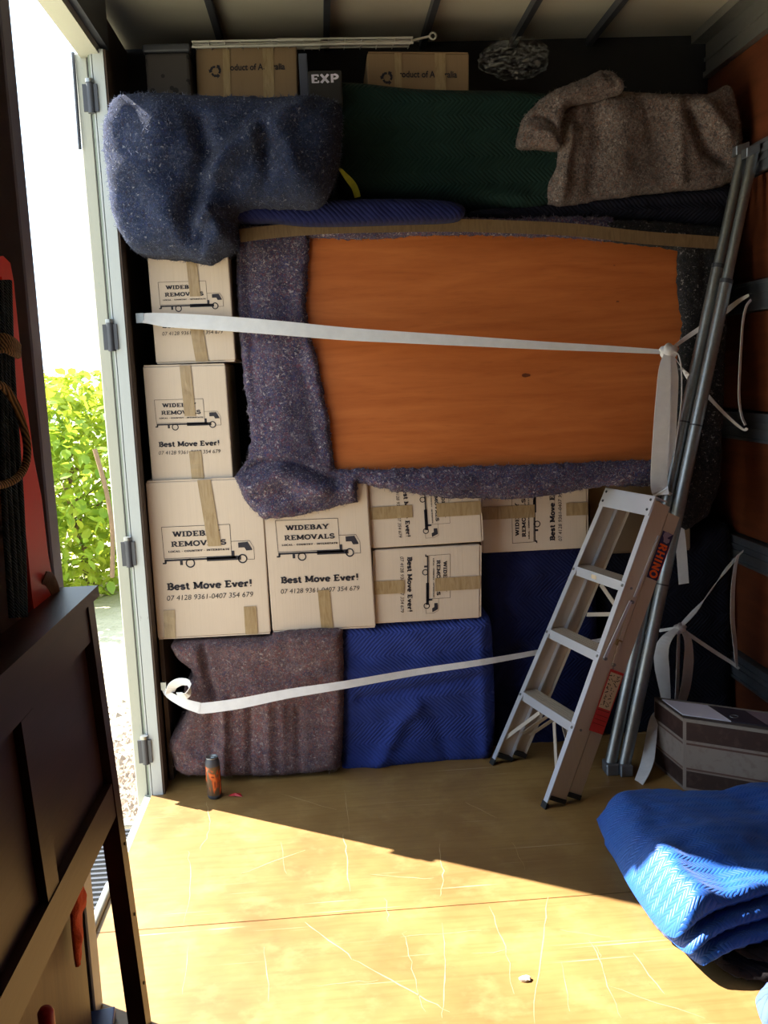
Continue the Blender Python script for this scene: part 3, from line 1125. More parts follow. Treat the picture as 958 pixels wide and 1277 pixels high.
for (px, py) in ((121, 122), (147, 420), (170, 690), (181, 937)):
    z = atY(px, py, -.04)[2]
    k = MB()
    k.tube([(xj - .052, -.040, z - .05), (xj - .052, -.040, z + .05)], .013, 12)
    k.box(xj - .078, xj - .028, -.044, -.036, z - .045, z + .045)
    h = k.build('hinge', M['steel_dark'], dr)
    MB().tube([(xj - .052, -.040, z + .050), (xj - .052, -.040, z + .062)], .015, 12).build('pin', M['galv'], h)
MB().tube([(xj - .112, -.004, 2.38), (xj - .108, -.004, 2.70)], .006, 8).build('locking_rod', M['steel_dark'], dr)

# outside
gd = MB().box(-60, 40, -40, 80, -1.2, -1.1).build('ground', M['ground'])
tag(gd, kind='structure')
# gravel and bark litter by the truck
v, f = [], []
for i in range(1500):
    px = random.uniform(95, 215); py = random.gauss(975, 34) if i % 3 else random.uniform(880, 1060)
    p = atZ(px, py, -1.1)
    if p[1] < .12 or p[0] > XL - .03: continue
    r = random.uniform(.012, .042)
    b = len(v)
    q = [(1, 0, 0), (-1, 0, 0), (0, 1, 0), (0, -1, 0), (0, 0, 1), (0, 0, -.4)]
    sx, sy, sz = random.uniform(.6, 1.4), random.uniform(.6, 1.4), random.uniform(.4, .9)
    a = random.random() * 6.3
    for (x, y, z) in q:
        x *= sx * r; y *= sy * r; z *= sz * r
        v.append((p[0] + x * math.cos(a) - y * math.sin(a), p[1] + x * math.sin(a) + y * math.cos(a), -1.1 + z))
    f += [[b + i for i in t] for t in ((0, 2, 4), (2, 1, 4), (1, 3, 4), (3, 0, 4), (2, 0, 5), (1, 2, 5), (3, 1, 5), (0, 3, 5))]
o = link_mesh('gravel', v, f, M['leaf_litter'])
tag(o, 'brown stones and bark litter on the ground outside the door', 'gravel', kind='stuff')
# step grating outside
g = thing('step_grating', atZ(118, 1085, -.55), 'dark slotted metal step grating outside the side door', 'step')
c = atZ(118, 1085, -.55)
k = MB()
for i in range(-9, 10):
    k.box(c[0] - .26, c[0] + .22, c[1] + i * .040 - .008, c[1] + i * .040 + .008, -.565, -.545)
o = k.build('slats', M['steel_dark'], g); o['kind'] = 'stuff'
k = MB()
k.box(c[0] - .29, c[0] - .26, c[1] - .4, c[1] + .4, -.58, -.54); k.box(c[0] + .22, c[0] + .25, c[1] - .4, c[1] + .4, -.58, -.54)
k.box(c[0] - .29, c[0] + .25, c[1] + .4, c[1] + .43, -.58, -.54); k.box(c[0] - .29, c[0] + .25, c[1] - .43, c[1] - .4, -.58, -.54)
k.build('frame', M['dull_alu'], g)
for sx in (-.28, .24):
    for sy in (-.41, .41):
        MB().box(c[0] + sx - .02, c[0] + sx + .02, c[1] + sy - .02, c[1] + sy + .02, -1.1, -.58).build('leg', M['dull_alu'], g)

# leafy tree outside
TY = 9.2
tc = atY(92, 600, TY)
tree = thing('tree', (tc[0], TY, -1.1), 'leafy yellow-green tree outside the side door opening', 'tree')
k = MB()
k.tube(catmull([(tc[0] + .1, TY + .1, -1.1), (tc[0], TY, -.2), (tc[0] - .1, TY - .05, .6), (tc[0] + .1, TY, 1.5)], 4), [.09 - .0055 * i for i in range(13)], 8)
k.build('trunk', M['bark'], tree)
for i in range(12):
    an = random.random() * 6.3
    z = random.uniform(-.4, 1.0)
    MB().tube(catmull([(tc[0], TY, z), (tc[0] + .6 * math.cos(an), TY + .6 * math.sin(an), z + .4), (tc[0] + 1.2 * math.cos(an), TY + 1.2 * math.sin(an), z + .6)], 4), [.032 - .0028 * i for i in range(9)], 6).build('branch', M['bark'], tree)
p = [atY(118, 560, TY - 1.9), atY(132, 610, TY - 1.95), atY(140, 660, TY - 2.0), atY(140, 720, TY - 2.0)]
MB().tube(catmull(p, 4), .026, 6).build('branch', M['bark'], tree)
lv, lf = [], []
LF = [(0, 0, 0), (.30, .25, .05), (.34, .60, .03), (0, 1.0, -.12), (-.34, .60, .03), (-.30, .25, .05), (0, .5, -.02)]
LFF = [(0, 1, 6), (1, 2, 6), (2, 3, 6), (3, 4, 6), (4, 5, 6), (5, 0, 6)]
leaf_me = bpy.data.meshes.new('leaf')
leaf_me.from_pydata([(x * .16, y * .19, z * .16) for x, y, z in LF], [], LFF)
leaf_me.materials.append(M['leaf'])
leafs = []
while len(leafs) < 6500:
    x, y, z = random.gauss(0, .62), random.gauss(0, .62), random.uniform(-1, 1)
    rr = math.sqrt(x * x + y * y + z * z)
    if rr > 1.0 or rr < .35 * random.random(): continue
    leafs.append((tc[0] + x * 2.2, TY + y * 2.0, .32 + z * 1.52))
leafs.sort(key=lambda p: p[1])
for i, p in enumerate(leafs):
    R3 = Matrix.Rotation(random.uniform(0, 6.3), 3, 'Z') @ Matrix.Rotation(random.uniform(-1.3, .5), 3, 'X') @ Matrix.Rotation(random.uniform(-.6, .6), 3, 'Y')
    s = random.uniform(.55, 1.15)
    if i < 300:
        o = bpy.data.objects.new('leaf', leaf_me)
        COL.objects.link(o)
        o.parent = tree
        o.matrix_local = Matrix.Translation(Vector(p) - tree.location) @ R3.to_4x4() @ Matrix.Scale(s, 4)
    else:
        b = len(lv)
        for q in leaf_me.vertices:
            w = R3 @ (q.co * s)
            lv.append((p[0] + w.x, p[1] + w.y, p[2] + w.z))
        lf += [[b + j for j in t] for t in LFF]
o = link_mesh('foliage', lv, lf, M['leaf'], tree); o['kind'] = 'stuff'

# ================================================================== THE LOAD
EX, EZ, EY = (1, 0, 0), (0, 0, 1), (0, -1, 0)


def carton(label, tl, tr, bl, Y, depth, orient='up', prints=True, tapes=(), flaps=True, mat=None, group='cartons stacked against the load'):
    """a taped cardboard carton; tl, tr, bl are the corners of its printed face in the upright plane Y"""
    A, B, C = atY(*tl, Y), atY(*tr, Y), atY(*bl, Y)
    eu, ev = B - A, C - A
    w, h = np.linalg.norm(eu), np.linalg.norm(ev)
    eu, ev = eu / w, ev / h
    t = thing('carton', ((A + B) / 2 + ev * h + np.array([0, depth / 2, 0])), label, 'carton', group)
    mat = mat or M['card']
    back = np.array([0, depth, 0])
    e = .006
    MB().bevel_box(A, eu * w, ev * h, back, .0045, 2).build('body', mat, t)
    # frame of the print: u along the reading direction, v down the print
    if orient == 'up': O, pu, pv, pw, ph = A, eu, ev, w, h
    elif orient == 'cw': O, pu, pv, pw, ph = A + eu * w, ev, -eu, h, w
    else: O, pu, pv, pw, ph = A + ev * h, -ev, eu, h, w
    n = np.array([0, -1.0, 0])
    if flaps:  # the two folded lid flaps along the print's top and bottom edges
        for v0 in (-.0055, ph + .0005):
            for d0, d1 in ((.002, depth / 2 - .002), (depth / 2 + .002, depth - .002)):
                MB().obox(O + pv * v0 + pu * .004 - n * d0, pu * (pw - .008), pv * .005, -n * (d1 - d0)).build('lid_flap', mat, t)
    if prints:
        asp = ph / pw
        decal('printed_logo', [[(x, y) for x, y in p] for p in logo_polys(asp)], O, pu * pw, -pv * pw, n, M['ink'], t, .0012)
    for i, (u0, v0, u1, v1, sk) in enumerate(tapes):  # tape strips in print coordinates, sk = sideways drift
        q = MB()
        k = 7
        vs, fs = [], []
        for j in range(k + 1):
            tt = j / k
            for uu in (u0, u1):
                p = O + pu * pw * (uu + sk * tt) + pv * ph * (v0 + (v1 - v0) * tt) + n * (.0024 + .0012 * random.random() * (0 < j < k))
                vs.append(p)
        for j in range(k): fs.append((2 * j, 2 * j + 1, 2 * j + 3, 2 * j + 2))
        o = link_mesh('packing_tape', vs, fs, M['tape'], t)
        sm = o.modifiers.new('thickness', 'SOLIDIFY'); sm.thickness = .0004
    return t, (O, pu, pv, pw, ph, A, eu, ev, w, h)


TU = (.445, -.004, .56, .42, .055)
TD = (.47, .74, .60, 1.003, .0)
carton('large upright carton at the left of the lower row, two short tapes at its foot', (181.5, 602), (326, 596), (196.7, 796), 0.07, .40,
       tapes=[TU, (.07, .82, .17, 1.003, -.01), (.775, .82, .885, 1.003, .0)])
carton('large upright carton with unbroken printing, second in the lower row, under the felt lump', (325, 594), (457, 589), (340, 787), 0.075, .40,
       tapes=[(.46, .745, .575, 1.003, .01)])
carton('small upright carton standing on the large left carton, below the strap', (178, 457.5), (281, 455), (190, 602), 0.085, .38,
       tapes=[(.445, -.004, .58, .43, .015), (.48, .735, .63, 1.003, .01)])
carton('small crumpled carton crossed by the white strap, under the navy felt blanket', (183, 312), (284, 309), (194.5, 452.5), 0.10, .36,
       tapes=[(.47, -.004, .60, .42, .02), (.46, .70, .62, 1.003, .04)])
carton('carton on its side with print reading downwards, lower one beside the blue quilt', (467, 686), (599, 679), (468, 778), 0.095, .38, 'cw',
       tapes=[(.42, -.003, .60, .43, .0), (.42, .72, .60, 1.003, .0)])
carton('carton on its side with print reading downwards, upper one under the felt edge', (459, 598), (597, 590), (465, 684), 0.095, .38, 'cw',
       tapes=[(.40, -.003, .60, .40, .0), (.40, .62, .58, 1.003, .0)])
carton('carton on its side with print reading upwards, behind the tall blue quilt', (600, 590), (732, 584), (602, 690), 0.18, .36, 'ccw',
       tapes=[(.42, -.003, .58, .50, .0), (.42, .80, .58, 1.003, .0)])
carton('plain brown carton half hidden behind the top of the ladder', (734, 585), (860, 580), (737, 690), 0.235, .30, 'up', prints=False, mat=M['card_brown'], tapes=[])
# two older cartons on top of the load, with the recycling mark


def recycle_mark(cx, cy, r):
    out = []
    for k in range(3):
        a0 = 90 + 120 * k
        pts = [np.array([cx + r * math.cos(math.radians(a0 + d)), cy + r * math.sin(math.radians(a0 + d))]) for d in (38, 82)]
        p = [tuple(pts[0]), tuple(pts[1])]
        stroke_poly(out, p, r * .5)
        t = (pts[1] - pts[0]) / np.linalg.norm(pts[1] - pts[0]); nn = np.array([-t[1], t[0]])
        out.append([tuple(pts[1] + nn * r * .5), tuple(pts[1] - nn * r * .5), tuple(pts[1] + t * r * .55)])
        q = np.array([cx + r * .86 * math.cos(math.radians(a0)), cy + r * .86 * math.sin(math.radians(a0))])
        stroke_poly(out, [tuple(q + np.array([-t[1], t[0]]) * 0), tuple(pts[0])], r * .42)
    return out


for lab, tl, tr_, bl in (('brown carton with a recycling mark, left one on top of the load', (244, 59), (370, 57), (246, 125)),
                         ('brown carton with a recycling mark, right one behind the green quilt', (458, 66), (585, 67), (459, 128))):
    t, fr = carton(lab, tl, tr_, bl, .27, .32, 'up', prints=False, mat=M['card_brown'],
                   tapes=[(.265, -.003, .335, 1.0, 0), (.66, -.003, .77, 1.0, 0)], group='brown cartons on top of the load')
    O, pu, pv, pw, ph = fr[:5]
    asp = ph / pw
    P = recycle_mark(.19, -.23 * 1, .048) + sans2d('Product of Australia', .27, .88, -.225, .06, 0, .02)
    decal('printed_mark', P, O, pu * pw, -pv * pw, np.array([0, -1., 0]), M['ink'], t, .003)

# dark things on top of the load
t = thing('storage_box', atY(212, 125, .2), 'dark patterned fabric box at the upper left behind the navy blanket', 'box')
a, b = atY(180, 66, .2), atY(240, 130, .2)
MB().bevel_box((a[0], .2, b[2]), (b[0] - a[0], 0, 0), (0, .3, 0), (0, 0, a[2] - b[2]), .012, 2).build('body', M['patterned'], t)
MB().bevel_box((a[0] - .006, .194, a[2]), (b[0] - a[0] + .012, 0, 0), (0, .312, 0), (0, 0, .03), .008, 2).build('lid', M['steel_dark'], t)
t = thing('storage_box', atY(378, 125, .19), 'narrow dark blue box beside the left brown carton', 'box')
a, b = atY(372, 66, .19), atY(386, 128, .19)
MB().bevel_box((a[0], .19, b[2]), (b[0] - a[0], 0, 0), (0, .25, 0), (0, 0, a[2] - b[2]), .004, 2).build('body', simple('slate_card', (.06, .07, .11), .7), t)
t = thing('crate', atY(404, 128, .10), 'black box lettered in white between the two brown cartons', 'box')
a, b = atY(384, 88, .10), atY(428, 130, .10)
MB().bevel_box((a[0], .10, b[2]), (b[0] - a[0], 0, 0), (0, .3, 0), (0, 0, a[2] - b[2]), .006, 2).build('body', M['rubber'], t)
w = b[0] - a[0]
decal('white_lettering', text2d('EXP', .06, .92, -.36, .24, .25, 0), (a[0], .10, a[2]), (w, 0, 0), (0, 0, w), (0, -1, 0), M['white_paper'], t, .0012)

# white wire racks laid flat on top of the cartons
for lab, (x0, y0), (x1, y1), Y, n, hook in (('white wire rack lying on the left brown carton under the roof', (239, 52), (400, 49), .16, 4, False),
                                      ('longer white wire rack with a hooked end under the roof', (345, 49), (515, 47), .20, 4, True)):
    a, b = atY(x0, y0, Y), atY(x1, y1, Y)
    t = thing('wire_rack', (a + b) / 2, lab, 'rack', 'white wire racks under the roof')
    e = (b - a); L = np.linalg.norm(e); e /= L
    k = MB()
    for i in range(n):
        dy = .05 * i
        k.tube([a + np.array([0, dy, .006 * i]), b + np.array([0, dy, .006 * i])], .0042, 8)
    k.build('long_wires', M['wire_white'], t)
    k = MB()
    for i in range(9):
        p = a + e * (L * (.01 + .98 * i / 8))
        k.tube([p + np.array([0, -.006, -.006]), p + np.array([0, .05 * (n - 1) + .006, .006 * (n - 1) - .006])], .0016, 6)
    k.build('cross_wires', M['wire_white'], t)
    k = MB()
    p, q = a + np.array([0, -.012, -.022]), b + np.array([0, -.012, -.022])
    k.tube([p, q], .0042, 8)
    for i in range(9):
        s = a + e * (L * (.01 + .98 * i / 8))
        k.tube([s + np.array([0, -.004, -.003]), s + np.array([0, -.012, -.024])], .0016, 6)
    k.build('front_lip', M['wire_white'], t)
    if hook:
        r0 = b + np.array([0, .05, .006])
        c = atY(540, 45, Y + .05)
        k = MB().tube([r0, c + np.array([-.012, 0, 0])], .0042, 8)
        k.tube([c + .012 * np.array([math.cos(q), 0, math.sin(q)]) for q in np.linspace(math.pi, -math.pi, 13)], .004, 6)
        k.build('hooked_wire', M['wire_white'], t)

# crumpled clear bag
t = thing('plastic_bag', atY(640, 100, .22), 'crumpled clear plastic bag on top of the load near the roof', 'bag')
bm = bmesh.new()
bmesh.ops.create_icosphere(bm, subdivisions=5, radius=1)
c = atY(642, 72, .24)
for q in bm.verts:
    d = q.co.copy()
    n1 = noise.ridged_multi_fractal(d * 1.6 + Vector((3, 1, 2)), 1.0, 2.1, 4, 0.8, 1.6)
    r = 1 + .16 * (n1 - 1.2)
    z = d.z * r
    q.co = Vector((c[0] + d.x * r * .15 * (1 - .12 * z), c[1] + d.y * r * .10, c[2] + z * .085))
bm.verts.index_update()
o = link_mesh('bag', [q.co[:] for q in bm.verts], [[q.index for q in f.verts] for f in bm.faces], M['plastic'], t, smooth=True)
MB().tube([c + np.array([-.01, -.05, -.075]), c + np.array([-.005, -.06, -.095])], [.012, .004], 8).build('knotted_neck', M['plastic'], t)
bm.free()

# --- wrapped table board: orange board framed by purple felt, tape across its top
t = thing('wrapped_board', atY(600, 590, .06), 'orange wooden board half wrapped in speckled purple felt, taped across the top', 'board')
BPL = (.040, 1.1, .112)
BBL = (.077, 1.1, .112)
p = [atP(*q, BBL) for q in ((360, 283), (868, 296), (868, 585), (388, 592))]
bk = np.array([0, .03, 0])
MB().hexa([p[3], p[2], p[2] + bk, p[3] + bk, p[0], p[1], p[1] + bk, p[0] + bk]).build('wooden_board', M['board'], t)
for q, r in (((655, 468), .013), ((770, 376), .005), ((766, 331), .003)):
    c = atP(*q, BBL) - np.array([0, .0008, 0])
    k = MB(); k.add([(c[0] + r * math.cos(i * .523) * (1.6 if i in (0, 1, 11) else 1), c[1] + .112 * r * math.sin(i * .523), c[2] + .62 * r * math.sin(i * .523)) for i in range(12)], [tuple(range(12))[::-1]])
    k.build('knot', simple('knot_brown', (.13, .032, .011), .45, 0, .5, 90), t)
frame = [(297, 274), (330, 270), (440, 268), (560, 268), (640, 270), (700, 268), (768, 269), (770, 300), (760, 299), (700, 294), (640, 292), (580, 291), (520, 292), (480, 295), (430, 296), (386, 294),
         (384, 340), (381, 380), (386, 410), (396, 450), (402, 480), (410, 520), (415, 560), (418, 585), (500, 584), (600, 581), (700, 578), (760, 575), (822, 572), (824, 607), (770, 606), (740, 608),
         (700, 617), (640, 623), (560, 621), (490, 612), (446, 601), (446, 626), (400, 637), (365, 645), (328, 648), (306, 626), (291, 594), (309, 574), (312, 540), (302, 460), (296, 380), (294, 310)]
o = wall_cloth('felt_wrap', frame, BPL, M['felt_purple'], t, R=.022, depth=.008, step=.012, ragged=.0024, smooth_outline=False,
               lump=.010, lscale=5, seed=3,
               folds=[([(296, 590), (325, 577), (355, 575), (385, 586), (420, 602)], -.026, .013), ([(310, 610), (350, 592), (400, 612)], .040, .035), ([(330, 640), (380, 618), (440, 610)], .012, .02),
                      ([(440, 608), (560, 605), (700, 600), (815, 590)], .018, .03), ([(330, 300), (345, 450), (355, 560)], .012, .05), ([(305, 300), (318, 500)], -.010, .015), ([(372, 430), (395, 560)], -.008, .02)])
fuzz(o, M['fibre_purple'], 9000, 5)
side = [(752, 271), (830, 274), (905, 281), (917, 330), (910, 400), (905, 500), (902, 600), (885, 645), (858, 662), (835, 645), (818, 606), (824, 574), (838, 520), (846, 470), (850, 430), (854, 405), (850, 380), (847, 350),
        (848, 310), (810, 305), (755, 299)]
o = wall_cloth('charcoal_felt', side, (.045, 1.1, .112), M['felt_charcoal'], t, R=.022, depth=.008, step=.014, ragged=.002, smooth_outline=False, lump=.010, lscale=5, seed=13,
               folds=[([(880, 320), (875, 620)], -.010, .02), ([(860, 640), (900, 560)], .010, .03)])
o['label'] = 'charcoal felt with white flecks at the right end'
tp = catmull([atP(x, y, (.008, 1.1, .112)) for x, y in ((299, 294), (340, 289), (400, 284), (470, 282), (560, 281), (640, 283), (720, 287), (800, 296), (896, 303))], 4)
MB().ribbon(tp, .047, (0, 0, 1), .0012).build('packing_tape', M['tape_brown'], t)
# the knot of wood grain and rest: board rests on the cartons

# --- blankets on top
def keep_inside(V):
    V = V.copy()
    k = V[:, 1] > -.04
    V[k, 0] = np.maximum(V[k, 0], -.680)
    return V


t = thing('felt_blanket', atY(265, 300, .1), 'bulky navy felt moving blanket at the upper left, its edge in sunlight', 'blanket', 'moving blankets over the load')
o = wall_cloth('blanket', [(140, 106), (200, 104), (260, 107), (320, 108), (385, 107), (424, 116), (427, 150), (421, 200), (402, 246), (360, 250), (310, 250),
                       (288, 262), (287, 296), (268, 310), (250, 319), (220, 313), (165, 309), (146, 292), (131, 262), (124, 215), (118, 160), (124, 128)],
           -.19, M['felt_navy'], t, R=.125, depth=.26, deform=keep_inside, step=.014, lump=.022, lscale=4.5, seed=1, ragged=.0012,
           folds=[([(245, 150), (258, 190), (248, 225), (232, 270), (236, 292)], -.060, .032), ([(262, 215), (285, 190), (330, 160), (385, 118)], .050, .035),
                  ([(280, 240), (320, 200), (380, 150), (410, 115)], -.012, .03), ([(330, 160), (332, 220), (318, 245)], -.035, .025),
                  ([(200, 130), (190, 220), (215, 295)], .035, .06), ([(355, 170), (372, 240)], .030, .035), ([(262, 262), (276, 290), (262, 306)], .045, .02),
                  ([(252, 285), (246, 312)], -.045, .014), ([(285, 262), (262, 255), (250, 275)], .04, .018)])
fuzz(o, M['fibre_navy'], 7000, 16)
t = thing('quilted_pad', atY(560, 255, .0), 'dark green quilted pad with chevron stitching, centre of the top row', 'blanket', 'moving blankets over the load')
wall_cloth('pad', [(420, 112), (432, 98), (520, 106), (600, 108), (668, 110), (704, 122), (712, 180), (700, 245), (660, 262), (560, 252), (470, 250), (425, 244)],
           .165, M['quilt_green'], t, R=.05, depth=.04, step=.016, lump=.012, lscale=4, seed=2,
           folds=[([(470, 236), (560, 232), (650, 246)], .02, .03), ([(430, 215), (450, 236)], .03, .02)])
t = thing('felt_blanket', atY(800, 250, .0), 'grey-brown felt blanket with a turned-back corner at the upper right', 'blanket', 'moving blankets over the load')
o = wall_cloth('blanket', [(690, 165), (712, 125), (760, 110), (830, 112), (890, 112), (916, 102), (929, 140), (933, 180), (930, 215), (890, 236), (830, 240), (760, 250),
                       (700, 259), (682, 250), (680, 228), (692, 200)], 0.150, M['felt_brown'], t, R=.05, depth=.28, step=.015, lump=.02, lscale=4.5, seed=4, ragged=.0012,
           folds=[([(700, 250), (705, 200), (712, 160)], .03, .022), ([(740, 125), (748, 180), (735, 240)], -.016, .03), ([(770, 130), (782, 235)], .010, .035),
                  ([(805, 120), (822, 200)], -.010, .03), ([(862, 140), (880, 185), (905, 200)], -.035, .02), ([(880, 130), (905, 165)], .03, .03), ([(845, 120), (850, 230)], .012, .02)])
fuzz(o, M['fibre_brown'], 4500, 38)
o = wall_cloth('turned_corner', [(651, 180), (650, 165), (660, 138), (690, 112), (730, 95), (755, 84), (772, 90), (782, 108), (760, 118), (735, 124), (712, 130), (704, 150), (702, 181), (680, 181)],
           .09, M['felt_brown'], t, R=.03, depth=.10, step=.012, lump=.012, lscale=7, seed=5, ragged=.001,
           folds=[([(652, 152), (672, 142), (690, 150), (700, 175)], -.02, .010), ([(665, 160), (690, 168)], .015, .015), ([(700, 125), (740, 105), (775, 100)], .02, .02), ([(755, 92), (768, 104)], -.015, .008)])
fuzz(o, M['fibre_brown'], 1500, 45)
t = thing('quilted_pad', atY(430, 272, .0), 'blue quilted pad rolled flat between the navy felt and the orange board', 'blanket', 'moving blankets over the load')
wall_cloth('pad', [(283, 258), (300, 250), (350, 250), (400, 248), (470, 246), (540, 247), (574, 252), (582, 262), (570, 271), (500, 274), (430, 276), (380, 276), (340, 272), (300, 271), (285, 268)],
           -.01, M['quilt_roll'], t, R=.03, depth=.25, step=.012, lump=.008, seed=6, sym=False)
t = thing('quilted_pad', atY(760, 268, .0), 'near-black quilted pad lying flat under the grey-brown felt blanket', 'blanket', 'moving blankets over the load')
wall_cloth('pad', [(590, 262), (640, 256), (720, 250), (800, 240), (880, 234), (925, 232), (928, 268), (900, 282), (800, 272), (700, 270), (600, 272)],
           0.17, M['quilt_dark'], t, R=.03, depth=.2, step=.014, lump=.01, seed=7, folds=[([(640, 266), (760, 258), (900, 250)], -.014, .012), ([(700, 262), (900, 262)], .008, .01)])
t = thing('webbing_tail', atY(436, 225, -.14), 'short yellow webbing end hanging between navy and green blankets', 'strap')
k = catmull([atY(424, 210, .12), atY(431, 219, .10), atY(440, 230, .095), atY(444, 238, .10), atY(446, 246, .105)], 4)
wd = [np.array([.9, .35, -.5]) + i * np.array([.03, -.05, .04]) for i in range(len(k))]
MB().ribbon(k, .024, wd, .0015).build('webbing', M['yellow_web'], t)

# --- lower row: wrapped furniture
t = thing('wrapped_furniture', atY(320, 970, .1), 'furniture wrapped in pinkish-grey felt, standing under the left cartons', 'furniture', 'wrapped furniture along the foot of the load')
o = wall_cloth('felt_cover', [(213, 806), (240, 803), (300, 800), (338, 797), (345, 792), (420, 787), (428, 806), (429, 880), (426, 952), (418, 964), (340, 971), (260, 972), (222, 968), (212, 945), (210, 928),
                          (228, 900), (232, 880), (228, 862), (238, 850), (236, 838), (224, 830), (214, 816)], .03, M['felt_pink'], t, R=.04, depth=.42, step=.014, lump=.014, lscale=5, seed=8, ragged=.0012,
           folds=[([(250, 800), (258, 845), (268, 872)], -.03, .014), ([(240, 800), (255, 850)], .02, .02), ([(279, 875), (280, 965)], .030, .014), ([(264, 880), (262, 960)], -.012, .012),
                  ([(312, 880), (312, 968)], -.018, .012), ([(334, 880), (336, 968)], .016, .014), ([(372, 888), (374, 968)], -.014, .016), ([(352, 880), (354, 968)], .01, .012), ([(220, 930), (250, 950)], .02, .03)])
fuzz(o, M['fibre_pink'], 7000, 16)
MB().box(XL + .05, XL + .066, .10, .50, .0, .58).build('side_panel', M['inner_dark'], t)
t = thing('wrapped_furniture', atY(520, 958, .12), 'furniture wrapped in a mid-blue quilted pad, standing under the side-lying carton', 'furniture', 'wrapped furniture along the foot of the load')
wall_cloth('quilted_cover', [(427, 784), (470, 781), (540, 777), (600, 771), (614, 777), (618, 830), (620, 900), (616, 945), (600, 953), (520, 958), (440, 966), (424, 958), (424, 880)],
           0.085, M['quilt_blue'], t, R=.05, depth=.40, step=.015, lump=.014, lscale=4.5, seed=9,
           folds=[([(450, 872), (540, 856), (615, 842)], -.022, .02), ([(470, 960), (500, 900), (520, 880)], .02, .03), ([(560, 950), (545, 900)], -.012, .03), ([(600, 790), (606, 940)], .012, .02)])
t = thing('wrapped_furniture', atY(670, 940, .22), 'tall furniture in a deep blue quilted pad, behind the ladder', 'furniture', 'wrapped furniture along the foot of the load')
wall_cloth('quilted_cover', [(602, 680), (618, 669), (680, 664), (728, 661), (742, 666), (748, 760), (750, 860), (746, 932), (700, 938), (640, 944), (614, 942), (610, 860), (606, 760)],
           .225, M['quilt_navy'], t, R=.05, depth=.28, step=.016, lump=.014, seed=10, folds=[([(612, 690), (618, 800), (620, 930)], .015, .02), ([(612, 818), (660, 812)], -.02, .02)])
t = thing('wrapped_furniture', atY(830, 940, .22), 'tall furniture in a blackish blue quilted pad, behind the steel poles', 'furniture', 'wrapped furniture along the foot of the load')
wall_cloth('quilted_cover', [(752, 668), (800, 658), (860, 660), (900, 658), (916, 664), (918, 760), (916, 860), (912, 922), (830, 930), (756, 936), (753, 800)],
           .265, M['quilt_dark'], t, R=.05, depth=.25, step=.018, lump=.012, seed=11)

# ------------------------------------------------------------------ white tie straps
K = M['strap']
t = thing('tie_strap', atY(600, 420, -.05), 'white webbing strap tied across the orange board and small carton', 'strap', 'white tie straps')
pts = [atY(x, y, Y) for (x, y), Y in zip([(174, 397), (186, 397), (205, 399), (240, 401), (300, 405), (360, 410), (440, 417), (560, 424), (680, 431), (760, 435), (830, 439)],
       [.06, .05, .055, .06, .055, .050, .056, .058, .058, .055, .048])]
ws = [.030, .040, .052, .055, .055, .053, .048, .040, .030, .024, .016]
pts2 = catmull(pts, 4)
ws2 = list(np.interp(np.linspace(0, len(ws) - 1, len(pts2)), range(len(ws)), ws))
MB().ribbon(pts2, ws2, (0, .25, 1), .003).build('webbing', K, t)
k = MB()
k.obox(atY(170, 391, .065), (.028, 0, 0), (0, -.014, 0), (0, 0, -.035))
k.build('hook', M['galv'], t)


def knot(c, r, par):
    bm = bmesh.new()
    bmesh.ops.create_uvsphere(bm, u_segments=20, v_segments=14, radius=1)
    for q in bm.verts:
        d = q.co.copy()
        s = 1 + .22 * math.sin(5 * math.atan2(d.z, d.x) + 6 * d.y) * (1 - abs(d.y))
        q.co = Vector((c[0] + d.x * r * s * 1.25, c[1] + d.y * r * .8, c[2] + d.z * r * s))
    bm.verts.index_update()
    o = link_mesh('knot', [q.co[:] for q in bm.verts], [[q.index for q in f.verts] for f in bm.faces], K, par, smooth=True)
    bm.free()


knot(atY(834, 438, .022), .026, t)


def strip(name, px, Ys, w, par, wdir=(1, 0, 0), th=.0025, n=4):
    p = [atY(x, y, Y) for (x, y), Y in zip(px, Ys)]
    q = catmull(p, n)
    if isinstance(w, (list, tuple)):
        w = list(np.interp(np.linspace(0, len(w) - 1, len(q)), range(len(w)), w))
    if isinstance(wdir, list):
        wdir = [np.array([np.interp(i / (len(q) - 1) * (len(wdir) - 1), range(len(wdir)), [d[c] for d in wdir]) for c in range(3)]) for i in range(len(q))]
    return MB().ribbon(q, w, wdir, th).build(name, K, par)


strip('hanging_loop', [(833, 440), (829, 462), (826, 520), (823, 570), (822, 604), (825, 613), (831, 610)], [.012, -.008, -.02, -.026, -.03, -.024, -.012], [.02, .046, .062, .064, .064, .064, .060], t)
strip('hanging_loop', [(836, 440), (839, 470), (836, 540), (832, 600)], [.02, .010, .004, .0], [.02, .045, .045, .045], t)
strip('tail', [(838, 438), (846, 442), (850, 462), (850, 500), (845, 540), (840, 580), (838, 600)], [.014, .008, .006, .004, .0, -.002, -.004], .014, t, (.5, .8, 0))
strip('tail', [(838, 600), (843, 640), (848, 668), (851, 700), (853, 728)], [.0, .04, .10, .14, .15], .042, t)
yr = -.01
strip('tie_line', [(836, 437), (852, 424), (874, 409), (905, 388), (922, 375), (934, 368)], [.022, .055, .062, .055, .04, .02], [.014, .016, .018, .022, .018, .012], t, (.5, .1, .9))
strip('tie_line', [(838, 441), (848, 455), (860, 471), (881, 492), (905, 517), (926, 535), (932, 534)], [.022, .045, .05, .045, .03, .01, -.01], [.016, .024, .026, .024, .018, .012, .010], t, (.6, .1, -.8))
strip('rail_loop', [(937, 374), (931, 382), (927, 400), (925, 425), (923, 460), (922, 495), (925, 518), (930, 530)], [.02, .02, .02, .02, .015, .01, .0, -.01], .013, t, (1, .6, 0))

